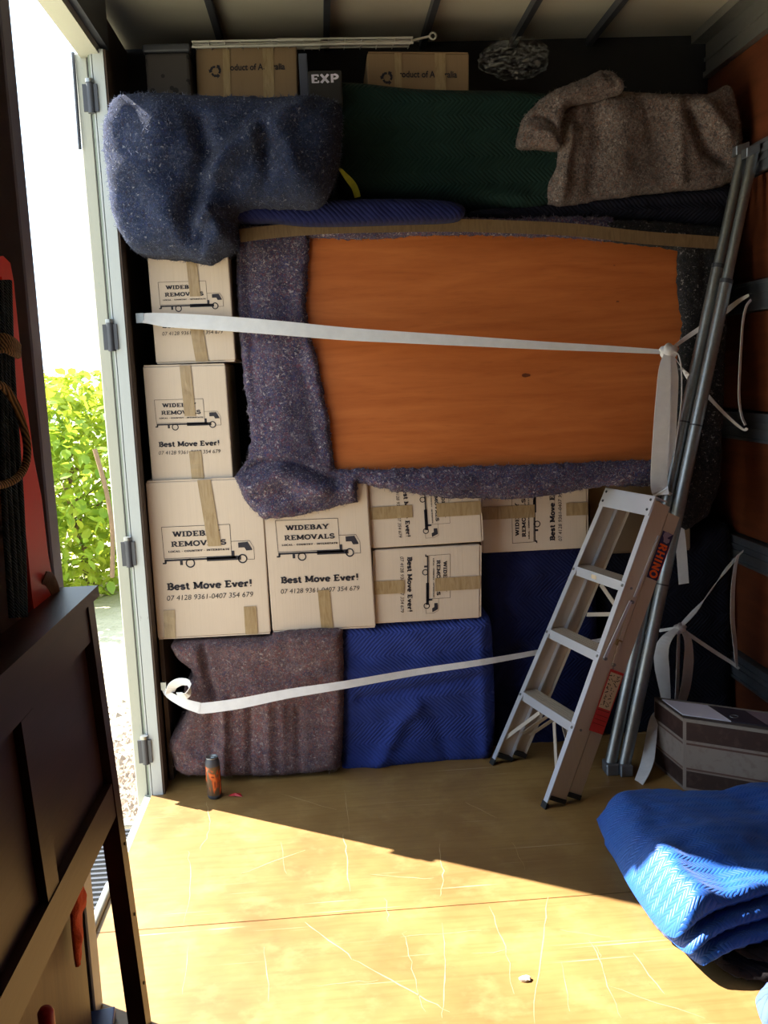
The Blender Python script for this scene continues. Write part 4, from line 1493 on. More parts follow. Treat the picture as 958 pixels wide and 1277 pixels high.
t = thing('tie_strap', atY(440, 850, -.05), 'white webbing strap tied across the lower wrapped furniture, running behind the ladder', 'strap', 'white tie straps')
p = [atY(203, 857, .01), atY(210, 866, -.01), atY(228, 876, -.035), atY(246, 882, -.045), atY(256, 883, -.045), atY(300, 877, -.045), atY(360, 865, -.045), atY(430, 854, -.04), atY(520, 838, .02),
     atY(600, 826, .04), atY(668, 814, .12), atY(740, 800, .17), atY(812, 788, .11), atY(846, 783, .06)]
ws = [.018, .026, .034, .040, .041, .040, .035, .030, .026, .024, .020, .016, .012, .012]
q = catmull(p, 4)
MB().ribbon(q, list(np.interp(np.linspace(0, len(ws) - 1, len(q)), range(len(ws)), ws)), (0, .2, 1), .003).build('webbing', K, t)
q = catmull([atY(212, 864, -.012), atY(216, 855, -.03), atY(226, 850, -.045), atY(236, 853, -.05), atY(233, 866, -.048), atY(222, 868, -.04)], 4)
MB().ribbon(q, .040, (.15, -.55, .8), .003).build('doubled_end', K, t)
MB().obox(atY(201, 850, .012), (.02, 0, 0), (0, -.014, 0), (0, 0, -.03)).build('hook', M['galv'], t)
knot(atY(848, 784, .05), .02, t)
strip('hanging_loop', [(845, 784), (832, 796), (825, 812), (826, 835), (830, 865), (832, 890)], [.04, .025, .018, .015, .01, .0], [.02, .040, .056, .056, .040, .024], t, [(.8, -.5, 0), (1, -.2, 0)])
strip('hanging_loop', [(847, 785), (846, 810), (845, 850), (843, 885), (841, 897)], [.045, .03, .025, .02, .015], [.02, .042, .046, .042, .036], t, [(.6, .8, 0), (.6, .8, 0)])
strip('hanging_loop', [(850, 784), (858, 798), (859, 825), (855, 858), (847, 885), (842, 895)], [.045, .035, .03, .028, .024, .015], [.018, .036, .050, .050, .040, .030], t, [(.9, .4, 0), (.9, .3, 0)])
strip('tail', [(829, 880), (817, 895), (812, 922), (808, 948), (801, 968), (793, 983)], [.0, -.07, -.11, -.16, -.20, -.235], [.026, .034, .042, .050, .050, .046], t, [(.9, -.3, .1), (.7, -.5, .4)])
strip('tie_line', [(849, 781), (872, 756), (897, 722), (917, 697), (927, 687)], [.05, .05, .05, .05, .03], [.016, .026, .032, .026, .014], t, (.6, .1, .7))
strip('tie_line', [(851, 785), (862, 793), (890, 812), (912, 826), (922, 834)], [.05, .05, .04, .03, .02], [.012, .015, .016, .015, .012], t, (.4, .1, -.9))
strip('rail_loop', [(921, 692), (917, 708), (914, 740), (914, 775), (917, 805), (919, 832)], [.03, .03, .03, .03, .025, .02], [.012, .018, .024, .024, .022, .014], t, (1, .5, 0))

# ------------------------------------------------------------------ steel poles
for lab, dx, (bx, by, bY), (tx, ty, tY) in (('galvanised steel pole leaning to the right wall, left one of the pair', 0, (760, 960, -.115), (927, 188, .135)),
                                           ('galvanised steel pole leaning to the right wall, right one of the pair', 1, (777, 963, -.135), (940, 190, .070))):
    a, b = atY(bx, by, bY), atY(tx, ty, tY)
    a = a + (b - a) * ((.03 - a[2]) / (b[2] - a[2]))
    t = thing('steel_pole', (a[0], a[1], 0), lab, 'pole', 'galvanised steel poles')
    d = (b - a); L = np.linalg.norm(d); d /= L
    j = .815 - .02 * dx
    MB().tube([a, a + d * L * j], .0235, 20).build('lower_tube', M['galv'], t)
    MB().tube([a + d * L * j, a + d * L], .0195, 20).build('upper_tube', M['galv'], t)
    MB().tube([a + d * (L * j - .012), a + d * (L * j + .004)], .0245, 20).build('collar', M['steel_dark'], t)
    for q in (.30, .56):
        MB().tube([a + d * (L * q), a + d * (L * q + .006)], .0242, 20).build('weld_ring', M['steel_dark'], t)
    k = MB()
    k.bevel_box(a + np.array([-.0238, -.036, -.03]), (.0472, 0, 0), (0, .07, 0), (0, 0, .045), .004, 1)
    k.build('foot_bracket', M['rail'], t)
    k = MB()
    k.bevel_box(b + np.array([-.035, -.02, -.02]), (.052, 0, .015), (0, .05, 0), (0, 0, .035), .003, 1)
    k.build('top_bracket', M['rail'], t)

# ------------------------------------------------------------------ step ladder
LC = np.array([0.6494, -0.1662, 0.0])
LW = np.array([0.2689, -0.9632, 0.0]); LN = np.array([0.9632, 0.2689, 0.0])
lean = math.radians(64.4)
LU = np.array([0, 0, math.sin(lean)]) + LN * math.cos(lean)
LB = LN * math.sin(lean) - np.array([0, 0, math.cos(lean)])
WB, WT, LL = 0.450, 0.327, 1.184


def hw(v): return (WB + (WT - WB) * v / LL) / 2
def LP(u, v, tt): return LC + LW * u + LU * v + LB * tt


def lbox(k, u0, u1, v0, v1, t0, t1, side=0):
    """box in ladder space; side=+-1: u measured from that stile's outer face, following the taper"""
    c = []
    for tt in (t0, t1):
        for (uu, vv) in ((u0, v0), (u1, v0), (u1, v1), (u0, v1)):
            U = uu if side == 0 else side * (hw(vv) - uu)
            c.append(LP(U, vv, tt))
    if side < 0 or True:
        k.add(c, [(0, 1, 2, 3), (7, 6, 5, 4), (1, 0, 4, 5), (2, 1, 5, 6), (3, 2, 6, 7), (0, 3, 7, 4)] if side >= 0 else
              [(3, 2, 1, 0), (4, 5, 6, 7), (5, 4, 0, 1), (6, 5, 1, 2), (7, 6, 2, 3), (4, 7, 3, 0)])


lad = thing('step_ladder', LC, 'folded aluminium step ladder with three treads leaning beside the steel poles', 'ladder')
ct = math.cos(lean) / math.sin(lean)
DF, DR0, DR1 = .070, .073, .126
for sd in (-1, 1):
    v0 = .012
    k = MB()
    lbox(k, 0, .0025, v0 + DF * ct, LL - .01, .001, DF, sd)      # web
    k.build('front_stile', M['alu'], lad)
    k = MB()
    lbox(k, -.001, .026, v0, LL, -.0015, .0018, sd)              # front flange, skylight in its colour
    lbox(k, .0025, .022, v0 + DF * ct, LL - .02, DF - .002, DF, sd)
    k.build('flange', M['alu_bright'], lad)
    k = MB()
    lbox(k, .001, .0035, .02 + DR1 * ct, LL - .03, DR0, DR1, sd)
    lbox(k, .0035, .022, .02 + DR1 * ct, LL - .04, DR0, DR0 + .002, sd)
    lbox(k, .0035, .022, .02 + DR1 * ct, LL - .04, DR1 - .002, DR1, sd)
    k.build('rear_stile', M['alu'], lad)
    k = MB()
    lbox(k, -.003, .029, .0, .014 + .01, -.003, .004, sd)
    lbox(k, -.003, .029, .004 + DF * ct, .02 + DF * ct, .004, DF + .003, sd)
    k.build('rubber_foot', M['rubber'], lad)
    k = MB()
    lbox(k, -.002, .026, .006 + DR1 * ct, .024 + DR1 * ct, DR0, DR1 + .002, sd)
    k.build('rubber_foot', M['rubber'], lad)
# top cap
k = MB()
lbox(k, -hw(LL) - .002, hw(LL) + .002, LL - .072, LL + .004, -.006, -.001)
lbox(k, -hw(LL) - .002, hw(LL) + .002, LL, LL + .004, -.006, .05)
k.build('top_cap', M['alu_bright'], lad)
k = MB()
for sd in (-1, 1):
    for (uu, vv) in ((.016, LL - .012), (.016, LL - .05)):
        p = LP(sd * (hw(LL) - uu), vv, -.006)
        k.tube([p, p - LB * .003], .005, 8)
k.build('rivets', M['steel_dark'], lad)
tv = [.315, .585, .855]
for v in tv:
    # treads lie level when the ladder stands open: tilt them a little from the stile plane
    k = MB()
    h = hw(v) - .003
    dz = np.array([0, 0, 1.0])
    hor = LN * .9986 + dz * -.04
    a = LP(-h, v, -.002)
    for i in range(5):
        k.obox(a + hor * (.0135 * i + .002) - dz * .002, LW * (2 * h), hor * .0105, dz * .004)
    k.obox(a - dz * .004, LW * (2 * h), hor * .070, dz * .004)
    k.build('tread', M['alu'], lad)
    k = MB()
    k.obox(a - dz * .036 - hor * .001, LW * (2 * h), hor * .003, dz * .038)
    k.build('tread_front', M['alu_bright'], lad)
    k = MB()
    k.obox(a - dz * .030 + hor * .067, LW * (2 * h), hor * .003, dz * .030)
    k.build('tread_back', M['alu'], lad)
    k = MB()
    for sd in (-1, 1):
        p = LP(sd * (hw(v) - .010), v - .012, -.0015)
        k.tube([p, p - LB * .003], .0055, 8)
        p = LP(sd * (hw(v)), v - .01, .03)
        k.tube([p, p + LW * sd * .003], .005, 8)
    k.build('rivets', M['galv'], lad)


def lbar(name, A, B, w=.016, th=.003, mat='alu', wd=None):
    MB().ribbon([A, B], w, LB if wd is None else wd, th).build(name, M[mat], lad)


# braces under the lowest tread and on the rear frame
b0 = tv[0] - .035
for sd in (-1, 1):
    lbar('brace', LP(sd * .055, b0, .018), LP(sd * (hw(.10) - .012), .115, .012), wd=LW * .4 + LU * .6)
    lbar('brace', LP(sd * .055, b0, .060), LP(sd * (hw(.14) - .014), .155, DF + .006), wd=LB)
    lbar('brace', LP(sd * .055, b0 - .01, .085), LP(sd * (hw(.14) - .012), .16, DR1 - .012), wd=LB)
for v in (tv[2],):
    lbar('cross_brace', LP(-.10, v - .03, DR0 + .02), LP(hw(v - .2) - .02, v - .14, DR0 + .02), wd=LU)
    lbar('cross_brace', LP(-.12, v - .16, DR0 + .026), LP(hw(v - .1) - .02, v - .09, DR0 + .026), wd=LU)
lbar('rear_rail', LP(-hw(.62) + .01, .60, DR0 + .02), LP(hw(.62) - .01, .60, DR0 + .02), .022, .003, wd=LU)
# outside spreader arms on the near (right) face, hinge line and gap
us = lambda v: hw(v) + .006
lbar('spreader_arm', LP(us(.74), .800, .040), LP(us(.55), .575, .018), .012, .004, 'alu_bright', LB)
lbar('spreader_arm', LP(us(.74), .785, .046), LP(us(.58), .570, .064), .012, .004, 'alu', LB)
lbar('spreader_arm', LP(us(1.1), 1.06, .063), LP(us(.8), .82, .050), .007, .004, 'alu_bright', LB)
k = MB()
for v, tt in ((.80, .050), (.575, .022), (.565, .066)):
    p = LP(hw(v), v, tt)
    k.tube([p, p + LW * .010], .0065, 10)
k.build('pivot_bolts', M['galv'], lad)
k = MB(); p = LP(hw(.64), .635, .044); k.obox(p, LW * .008, LU * .022, LB * .022); k.build('catch', simple('brass_catch', (.30, .20, .09), .4, .6), lad)


def side_quad(name, u0, u1, v0, v1, mat, lift):
    """flat label on the ladder's near side face: u across (depth direction), v along"""
    c = [LP(hw(v0) + lift, v0, u0), LP(hw(v0) + lift, v0, u1), LP(hw(v1) + lift, v1, u1), LP(hw(v1) + lift, v1, u0)]
    return link_mesh(name, c, [(0, 1, 2, 3)], M[mat], lad)


# maker's sticker on the rear stile, reading down the stile
R0, R1 = DR0 - .002, DR1 - .001
side_quad('sticker', R0 + .004, R1, .905, 1.085, 'dark_blue_ink', .0010)
sO = LP(hw(1.0) + .0, 1.02, R1 - .012)
Ol = LP(hw(1.045) + .0028, 1.042, R0 + .010)
eD = (LP(hw(.91) + .0028, .91, R0 + .010) - Ol); Ld = np.linalg.norm(eD)
P = text2d('RHINO', 0, 1, 0, .26, .26, 0)
decal('sticker_lettering', P, Ol, eD, LB * Ld, LW, M['orange_ink'], lad, .0004)
# charging animal outline above the word: horned head with an open jaw
hp = [(-.30, .02), (-.20, .00), (-.12, .06), (-.04, .08), (-.02, .20), (-.08, .27), (-.17, .26), (-.13, .20), (-.19, .17), (-.27, .22), (-.33, .31), (-.31, .20), (-.34, .14)]
decal('sticker_emblem', [[hp[i], hp[(i + 1) % len(hp)], (-.16, .14)] for i in range(len(hp))], Ol, eD, LB * Ld, LW, simple('emblem_grey', (.30, .24, .36), .5) , lad, .0004)
decal('sticker_stripe', rect2d(0.02, 1.0, .31, .335) , Ol, eD, LB * Ld, LW, M['red_ink'], lad, .0004)
# red warning label low on the side
side_quad('warning_label', R0 - .012, R1 - .003, .315, .548, 'red_ink', .0050)
side_quad('warning_label_panel', R0 - .007, R1 - .008, .405, .538, 'cream_paper', .0056)
side_quad('warning_label_line', R0 - .007, R1 - .008, .396, .398, 'headboard', .0056)
for i in range(3): side_quad('warning_label_line', R0 - .007, R1 - .008, .345 + .016 * i, .3465 + .016 * i, 'headboard', .0056)
mk = []
rg = random.Random(9)
for col in range(2):
    for i in range(8):
        x = .03 + i * .122 + rg.uniform(-.01, .01); y = .045 + col * .17
        for _ in range(3):
            a = (x + rg.uniform(0, .08), y + rg.uniform(0, .10)); b = (a[0] + rg.uniform(-.05, .05), a[1] + rg.uniform(-.08, .08))
            stroke_poly(mk, [a, b], .022)
Ol = LP(hw(.535) + .0060, .535, R0 - .007); eD = LP(hw(.405) + .0060, .405, R0 - .007) - Ol
decal('handwriting', mk, Ol, eD, LB * np.linalg.norm(eD), LW, M['ink'], lad, .0004)
c = LP(-.03, tv[2] - .018, -.004)
side = [LP(-.045, tv[2] - .010, -.0062), LP(-.015, tv[2] - .010, -.0062), LP(-.015, tv[2] - .026, .002), LP(-.045, tv[2] - .026, .002)]
dz = np.array([0, 0, 1.])
a = LP(-.045, tv[2], -.0052) - dz * .026
link_mesh('tread_sticker', [a, a + LW * .035, a + LW * .035 + dz * .016, a + dz * .016], [(0, 1, 2, 3)], M['cream_paper'], lad)

# ------------------------------------------------------------------ striped carton by the right wall
def stripes_mat():
    m, t, N, L, P = nt('striped_print')
    tc = N.new('ShaderNodeTexCoord')
    s = N.new('ShaderNodeSeparateXYZ'); L.new(tc.outputs['UV'], s.inputs[0])
    r = ramp(N, [(0, (.24, .20, .19)), (.04, (.035, .018, .016)), (.27, (.22, .18, .16)), (.295, (.11, .055, .045)), (.32, (.27, .23, .21)), (.64, (.11, .055, .045)), (.665, (.27, .23, .21)),
                 (.70, (.045, .021, .018)), (.955, (.27, .24, .22))], 'CONSTANT')
    L.new(s.outputs[1], r.inputs[0])
    sm = N.new('ShaderNodeTexNoise'); sm.inputs['Scale'].default_value = 40
    L.new(tc.outputs['Object'], sm.inputs['Vector'])
    c = mix(N, L, math_n(N, L, 'MULTIPLY', ramp_out(N, L, sm.outputs['Fac'], .5, .7), .3), r.outputs[0], (.12, .07, .06))
    ed = math_n(N, L, 'GREATER_THAN', math_n(N, L, 'ABSOLUTE', math_n(N, L, 'SUBTRACT', s.outputs[0], .5)), .478)
    c = mix(N, L, ed, c, (.27, .23, .21))
    L.new(c, P.inputs['Base Color']); P.inputs['Roughness'].default_value = .55
    return m


M['stripes'] = stripes_mat()
cA = np.array([1.243, -.305, 0])      # near vertical corner
top = atY(853, 896, -.305)[2]
dF = np.array([.82, -.57, 0]); dF /= np.linalg.norm(dF)
dL = np.array([-.10, .99, 0]); dL /= np.linalg.norm(dL)
t = thing('open_carton', cA + dF * .2 + dL * .1, 'open carton printed in brown and cream stripes, by the right wall', 'carton')
LFr, LLf = .44, .24


def wallp(name, O, d, L, h, n, th=.006):
    O = np.array(O); n = np.array(n)
    vs = [O, O + d * L, O + d * L + np.array([0, 0, h]), O + np.array([0, 0, h])]
    vs += [q + n * th for q in vs]
    o = link_mesh(name, vs, [(0, 1, 2, 3), (7, 6, 5, 4), (1, 0, 4, 5), (2, 1, 5, 6), (3, 2, 6, 7), (0, 3, 7, 4)], M['stripes'], t)
    uv = o.data.uv_layers.new(name='UVMap')
    uvs = [(0, 0), (1, 0), (1, 1), (0, 1)] * 2
    for lp in o.data.loops: uv.data[lp.index].uv = uvs[lp.vertex_index]
    return o


nF = np.array([-dF[1], dF[0], 0]); nF = nF if nF[1] > 0 else -nF
nL = np.array([dL[1], -dL[0], 0]); nL = nL if nL[0] > 0 else -nL
wallp('front_wall', cA, dF, LFr, top, nF)
wallp('left_wall', cA - dL * .0 + dL * .001, dL, LLf, top - .002, nL)
wallp('back_wall', cA + dL * LLf, dF, LFr, top, nF)
wallp('right_wall', cA + dF * LFr, dL, LLf, top, -nL)
MB().obox(cA + np.array([0, 0, .002]), dF * LFr, dL * LLf, (0, 0, .005)).build('base', M['stripes'], t)
t2 = thing('folded_sheet', cA + dF * .15 + dL * .1 + np.array([0, 0, .1]), 'pale and dark folded packing sheet inside the striped open carton', 'sheet')
zz = top - .02
a = cA + dF * .02 + dL * .05
k = MB()
k.obox(a + np.array([0, 0, zz + .018]), dF * .17 + dL * .0, dL * .17, (0, 0, .004))
k.build('white_panel', M['white_paper'], t2)
k = MB()
k.obox(a + dF * .171 + np.array([0, 0, zz + .018]), dF * .13, dL * .17, (0, 0, .004))
k.build('dark_panel', simple('dark_panel', (.035, .028, .045), .5), t2)
k = MB()
k.obox(a + dF * .302 + np.array([0, 0, zz + .018]), dF * .09, dL * .17, (0, 0, .004))
k.build('mauve_panel', simple('mauve_panel', (.20, .15, .19), .5), t2)
k = MB()
k.obox(a + np.array([0, 0, .008]), dF * .39, dL * .17, (0, 0, zz + .009))
k.build('stack', simple('packing_stack', (.10, .07, .06), .8), t2)
p = a + dF * .21 + dL * .06 + np.array([0, 0, zz + .024])
MB().tube([p + .014 * np.array([math.cos(q), math.sin(q), 0]) for q in np.linspace(0, 6.28, 15)], .002, 6).build('ring', M['galv'], t2)

# ------------------------------------------------------------------ folded blankets on the floor at the right
def slab(name, xy, z, th, mat, par, seed, deform=None, folds=(), step=.014, lump=.010, R=None):
    R = R or th / 2
    fr = ((0, 0, z + th / 2), (1, 0, 0), (0, 1, 0), (0, 0, 1))
    v, f, sm = cloth_mesh(xy, fr, depth=.0005, R=R, step=step, lump=lump, lscale=6, seed=seed, sym=True, deform=deform, folds=folds)
    return link_mesh(name, v, f, mat, par, smooth=sm)


def droop(edge_a, edge_b, amount, width, zmin=.004):
    """lets the side of a folded pad hang down along an edge"""
    A, B = np.array(edge_a), np.array(edge_b)

    def fn(V):
        V = V.copy()
        d = seg_dist(V[:, :2], A, B)
        k = np.exp(-(d / width) ** 2)
        V[:, 2] = np.maximum(V[:, 2] * (1 - amount * k), zmin + .03 * (V[:, 2] / .25))
        return V
    return fn


t = thing('folded_quilt', (1.1, -.95, 0), 'bright blue quilted blanket folded in layers on the floor, half in sunlight', 'blanket', 'folded blankets on the floor')
slab('top_fold', [(.835, -.66), (1.00, -.63), (1.20, -.68), (1.36, -.66), (1.50, -.72), (1.52, -1.00), (1.50, -1.17), (1.30, -1.20), (1.10, -1.265), (.95, -1.315), (.855, -1.345), (.815, -1.30), (.80, -1.10), (.805, -.85), (.815, -.68)],
     .132, .050, M['quilt_pile'], t, 21, droop((.78, -.62), (.79, -1.36), .55, .07),
     folds=[([(.85, -.95), (1.1, -1.0), (1.45, -.95)], .012, .10), ([(.88, -1.05), (.90, -1.30)], .022, .05), ([(1.3, -.65), (1.45, -1.0)], .014, .06), ([(1.05, -.60), (1.10, -.8)], -.008, .05), ([(.97, -1.06), (1.0, -1.28)], -.010, .04)], lump=.018)
slab('middle_fold', [(.85, -.68), (1.1, -.66), (1.45, -.70), (1.53, -.9), (1.51, -1.17), (1.30, -1.225), (1.10, -1.30), (.96, -1.345), (.875, -1.375), (.842, -1.345), (.825, -1.15), (.83, -.85)],
     .096, .040, M['quilt_pile'], t, 22, droop((.82, -.62), (.80, -1.42), .62, .075), lump=.008)
slab('lower_fold', [(.86, -.70), (1.1, -.68), (1.45, -.72), (1.53, -.9), (1.51, -1.19), (1.30, -1.25), (1.12, -1.33), (1.0, -1.365), (.905, -1.39), (.868, -1.365), (.845, -1.15), (.845, -.85)],
     .062, .036, M['quilt_pile'], t, 23, droop((.84, -.64), (.83, -1.45), .60, .075), lump=.008)
slab('bottom_fold', [(.85, -.68), (1.1, -.66), (1.5, -.72), (1.53, -.9), (1.51, -1.12), (1.20, -1.16), (.95, -1.26), (.86, -1.26), (.825, -1.15), (.825, -.85)],
     .008, .060, M['quilt_pile'], t, 24, lump=.006)
t = thing('folded_blanket', (1.2, -1.3, 0), 'dark brown blanket folded beneath the bright blue quilt', 'blanket', 'folded blankets on the floor')
slab('folds', [(.93, -1.24), (1.1, -1.20), (1.5, -1.12), (1.52, -1.36), (1.30, -1.42), (1.12, -1.425), (1.01, -1.425), (.945, -1.385), (.925, -1.32)], .006, .030, M['quilt_black'], t, 25, lump=.006)
slab('folds', [(.96, -1.24), (1.1, -1.20), (1.5, -1.12), (1.52, -1.34), (1.30, -1.395), (1.12, -1.40), (1.03, -1.395), (.985, -1.35)], .038, .026, M['quilt_black'], t, 27, lump=.006)
t = thing('folded_blanket', (1.15, -1.6, 0), 'pale blue folded blanket at the front corner of the pile', 'blanket', 'folded blankets on the floor')
slab('folds', [(.975, -1.50), (1.06, -1.485), (1.3, -1.52), (1.4, -1.6), (1.4, -1.85), (1.2, -1.9), (.98, -1.82), (.930, -1.66), (.942, -1.55)], .004, .075, M['quilt_pale'], t, 26, lump=.01,
     folds=[([(1.0, -1.52), (1.0, -1.7)], .012, .03), ([(1.04, -1.52), (1.05, -1.7)], -.014, .015)])

# ------------------------------------------------------------------ drink can and scraps on the floor
c = atZ(268, 994, 0)
t = thing('drink_can', (c[0], c[1], 0), 'tall dark drink can with an orange flame label on the floor by the felt', 'can')
r = .0275
MB().lathe(c[0], c[1], [(0, .002), (r * .8, 0), (r * .93, .006), (r, .014), (r, .135), (r * .97, .142), (r * .80, .156)], 28).build('body', M['steel_dark'], t)
MB().lathe(c[0], c[1], [(r * .80, .156), (r * .86, .158), (r * .86, .161), (r * .78, .161), (r * .76, .157), (0, .157)], 28).build('rim', M['galv'], t)
k = MB(); k.tube([(c[0] - .004, c[1], .158), (c[0] + .010, c[1] - .003, .159)], .003, 8); k.build('ring_pull', M['galv'], t)


def can_label():
    m, tt, N, L, P = nt('flame_label')
    v = coords(N, L, (1, 1, .45))
    s = N.new('ShaderNodeSeparateXYZ'); L.new(coords(N, L), s.inputs[0])
    n = noise_tex(N, L, v, 34, 2, .5, .8)
    h = math_n(N, L, 'ADD', n, math_n(N, L, 'MULTIPLY', math_n(N, L, 'ABSOLUTE', math_n(N, L, 'SUBTRACT', s.outputs[2], .085)), -3.0))
    r_ = ramp(N, [(0, (.05, .03, .02)), (.40, (.12, .07, .035)), (.46, (.50, .07, .015)), (.53, (.62, .14, .03)), (.58, (.22, .02, .012)), (.66, (.04, .02, .015))])
    L.new(h, r_.inputs[0]); L.new(r_.outputs[0], P.inputs['Base Color'])
    P.inputs['Roughness'].default_value = .25
    return m


MB().lathe(c[0], c[1], [(r + .0004, .016), (r + .0004, .128)], 28).build('label', can_label(), t)
c = atZ(293, 993, 0)
t = thing('scrap', (c[0], c[1], 0), 'small red plastic scrap on the floor beside the can', 'scrap')
k = MB(); k.add([c + np.array(q) for q in ((-.026, .006, .001), (.0, -.006, .004), (.030, -.012, .001), (.022, .008, .006), (-.004, .012, .009), (.002, .002, .012))], [(0, 1, 5), (1, 2, 5), (2, 3, 5), (3, 4, 5), (4, 0, 5), (4, 3, 2, 1, 0)])
k.build('chip', M['red_plastic'], t)
c = atZ(655, 1222, 0)
t = thing('crumb', (c[0], c[1], 0), 'small white plaster crumb lying on the sunlit floor', 'crumb')
bm = bmesh.new(); bmesh.ops.create_icosphere(bm, subdivisions=2, radius=1)
for q in bm.verts:
    s = 1 + .4 * noise.noise(q.co * 2.1)
    q.co = Vector((c[0] + q.co.x * .016 * s, c[1] + q.co.y * .011 * s, max(0.001, .004 + q.co.z * .006 * s)))
bm.verts.index_update()
link_mesh('lump', [q.co[:] for q in bm.verts], [[q.index for q in f.verts] for f in bm.faces], M['plaster'], t); bm.free()

# ------------------------------------------------------------------ headboard and things at the left
def hbX(z): return -.502 - .050 * z / 1.09


hb = thing('headboard', (-.52, -2.1, 0), 'dark brown timber headboard standing at the left, seen edge on', 'headboard')
Y1, Y0 = -1.365, -2.95


def hbox(k, y0, y1, z0, z1, d0, d1):
    """box in the leaning board: d measured from the room-side face towards the left wall"""
    c = []
    for z in (z0, z1):
        X = hbX(z)
        for (dx, y) in ((-d1, y0), (-d0, y0), (-d0, y1), (-d1, y1)):
            c.append((X + dx, y, z))
    k.hexa(c)


k = MB(); hbox(k, Y1 - .050, Y1, .0, 1.075, .0, .042); k.build('end_post', M['headboard'], hb)
k = MB(); hbox(k, Y0, Y0 + .05, .0, 1.075, .0, .042); k.build('end_post', M['headboard'], hb)
k = MB(); hbox(k, Y0 - .01, Y1 + .012, 1.075, 1.10, -.012, .075); k.build('top_rail', M['headboard'], hb)
k = MB(); hbox(k, Y0 + .051, Y1 - .051, .985, 1.074, .004, .036); k.build('upper_rail', M['headboard'], hb)
k = MB(); hbox(k, Y0 + .051, Y1 - .051, .565, .645, .002, .036); k.build('lower_rail', M['headboard'], hb)
for ym in (-1.89, -2.38):
    k = MB(); hbox(k, ym - .035, ym + .035, .646, .984, .004, .034); k.build('stile', M['headboard'], hb)
ye = [Y1 - .051, -1.855, -1.925, -2.345, -2.415, Y0 + .051]
for a, b in ((0, 1), (2, 3), (4, 5)):
    k = MB(); hbox(k, ye[b] + .001, ye[a] - .001, .646, .984, .020, .030); k.build('panel', M['headboard'], hb)
for z in (.12, .30, .48):
    c = (hbX(z), Y1 - .02, z)
    MB().tube([c, (c[0] + .002, c[1], c[2])], .004, 8).build('screw_hole', M['rubber'], hb)

# plank, cloth and other things behind the headboard
t = thing('plank', (-.64, -1.6, 0), 'worn brown wooden plank standing behind the dark headboard', 'plank')
a, b = atX(40, 1277, -.63), atX(104, 1130, -.63)
MB().bevel_box((-.655, -1.95, .0), (.022, 0, 0), (0, .545, 0), (0, 0, .52), .003, 1).build('board', M['plank'], t)
t = thing('cloth_scrap', (-.60, -1.45, .2), 'orange-red cloth hanging below the dark headboard', 'cloth')
px = [(88, 1096), (97, 1093), (102, 1130), (103, 1165), (101, 1190), (98, 1206), (95, 1190), (92, 1160), (90, 1130)]
pp = [atX(x, y, -.61) for x, y in px]
fr = ((-.61, 0, 0), (0, 1, 0), (0, 0, 1), (1, 0, 0))
v, f, sm = cloth_mesh([(q[1], q[2]) for q in pp], fr, depth=.006, R=.008, step=.007, lump=.012, lscale=12, seed=31)
link_mesh('cloth', v, f, M['orange_cloth'], t, smooth=sm)
t = thing('red_stake', atX(57, 1268, -.56), 'red round-topped stake low behind the dark headboard', 'stake')
c = atX(57, 1262, -.57)
MB().lathe(c[0], c[1], [(0, c[2] + .010), (.010, c[2] + .008), (.015, c[2]), (.015, c[2] - .05), (.011, c[2] - .06), (0, c[2] - .06)], 18).build('cap', M['red_plastic'], t)
MB().tube([(c[0], c[1], .0), (c[0], c[1], c[2] - .05)], .008, 10).build('stem', M['steel_dark'], t)
t = thing('blue_crate', atZ(125, 1290, 0), 'blue plastic box on the floor beside the headboard foot', 'box')
c = atZ(140, 1268, .0)
MB().bevel_box((c[0] - .05, c[1] - .22, .0), (.09, .02, 0), (-.03, .20, 0), (0, 0, .03), .004, 2).build('body', M['blue_plastic'], t)

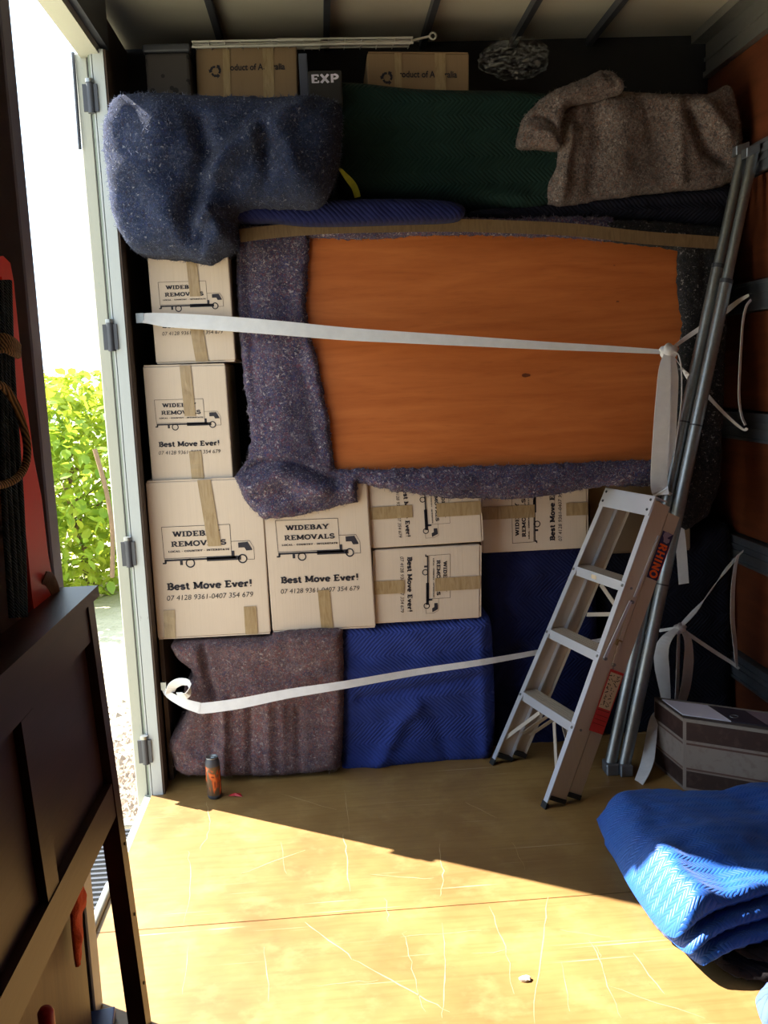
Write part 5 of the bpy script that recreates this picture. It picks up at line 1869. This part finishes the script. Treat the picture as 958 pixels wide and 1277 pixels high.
# tall red panel against the left wall
t = thing('red_strip', (-.64, -1.42, 0), 'tall narrow red strip with a rounded top against the left wall', 'strip')
xr = -.625
px = [(-20, 322), (4, 319), (13, 328), (17, 350), (24, 420), (33, 500), (42, 570), (52, 620), (60, 690), (70, 745), (90, 860), (60, 870), (40, 745), (30, 640), (22, 540), (14, 440), (6, 370), (2, 345), (-22, 345)]
pp = [atX(x, y, xr) for x, y in px]
n = len(pp)
vs = [tuple(q) for q in pp] + [(q[0] - .022, q[1], q[2]) for q in pp]
bmv = MB(); bmv.add(vs, [tuple(range(n)), tuple(range(2 * n - 1, n - 1, -1))] + [(i, i + n, (i + 1) % n + n, (i + 1) % n) for i in range(n)])
o = bmv.build('strip', M['red_paint'], t)
bm = bmesh.new(); bm.from_mesh(o.data); bmesh.ops.triangulate(bm, faces=[f for f in bm.faces if len(f.verts) > 4]); bmesh.ops.recalc_face_normals(bm, faces=bm.faces); bm.to_mesh(o.data); bm.free()
a = [atX(x, y, xr + .004) for x, y in ((54, 722), (62, 724), (69, 738), (71, 756))]
MB().ribbon(catmull(a, 4), .035, (.2, 1, .2), .003).build('tan_strap', simple('tan_leather', (.25, .13, .07), .6), t)

# ropes hanging on the left wall
for i, (x0, x1, lab) in enumerate(((-7, 14, 'dark blue rope hanging on the left wall, farthest from the doorway'), (-1, 20, 'dark blue rope hanging on the left wall, second of four counted from the cab side'), (5, 26, 'dark blue rope hanging on the left wall, third of four towards the doorway'), (11, 32, 'dark blue rope hanging on the left wall, nearest the red strip'))):
    t = thing('rope', atX(x0, 380, -.60), lab, 'rope', 'dark blue ropes on the left wall')
    p = [atX(x0 + (x1 - x0) * s + 1.5 * math.sin(7 * s + i), 350 + 420 * s, -.605 + .004 * i) for s in np.linspace(0, 1, 9)]
    MB().tube(catmull(p, 4), .0062, 10).build('cord', M['rope_blue'], t)
t = thing('rope', atX(12, 430, -.585), 'brown braided rope knotted round the blue ropes, with a hanging loop', 'rope')
k = MB()
for dy in (0, 5, 10, 15):
    k.tube(catmull([atX(-8, 422 + dy, -.59), atX(4, 420 + dy, -.578), atX(14, 424 + dy, -.576), atX(22, 431 + dy * .8, -.590)], 4), .0075, 8)
k.build('wrapped_turns', M['rope_brown'], t)
MB().tube(catmull([atX(-6, 478, -.58), atX(6, 484, -.575), atX(20, 505, -.57), atX(30, 535, -.57), atX(34, 560, -.57), atX(31, 582, -.57), atX(20, 597, -.572), atX(4, 604, -.578), atX(-10, 605, -.58)], 6), .0075, 10).build('loop', M['rope_brown'], t)
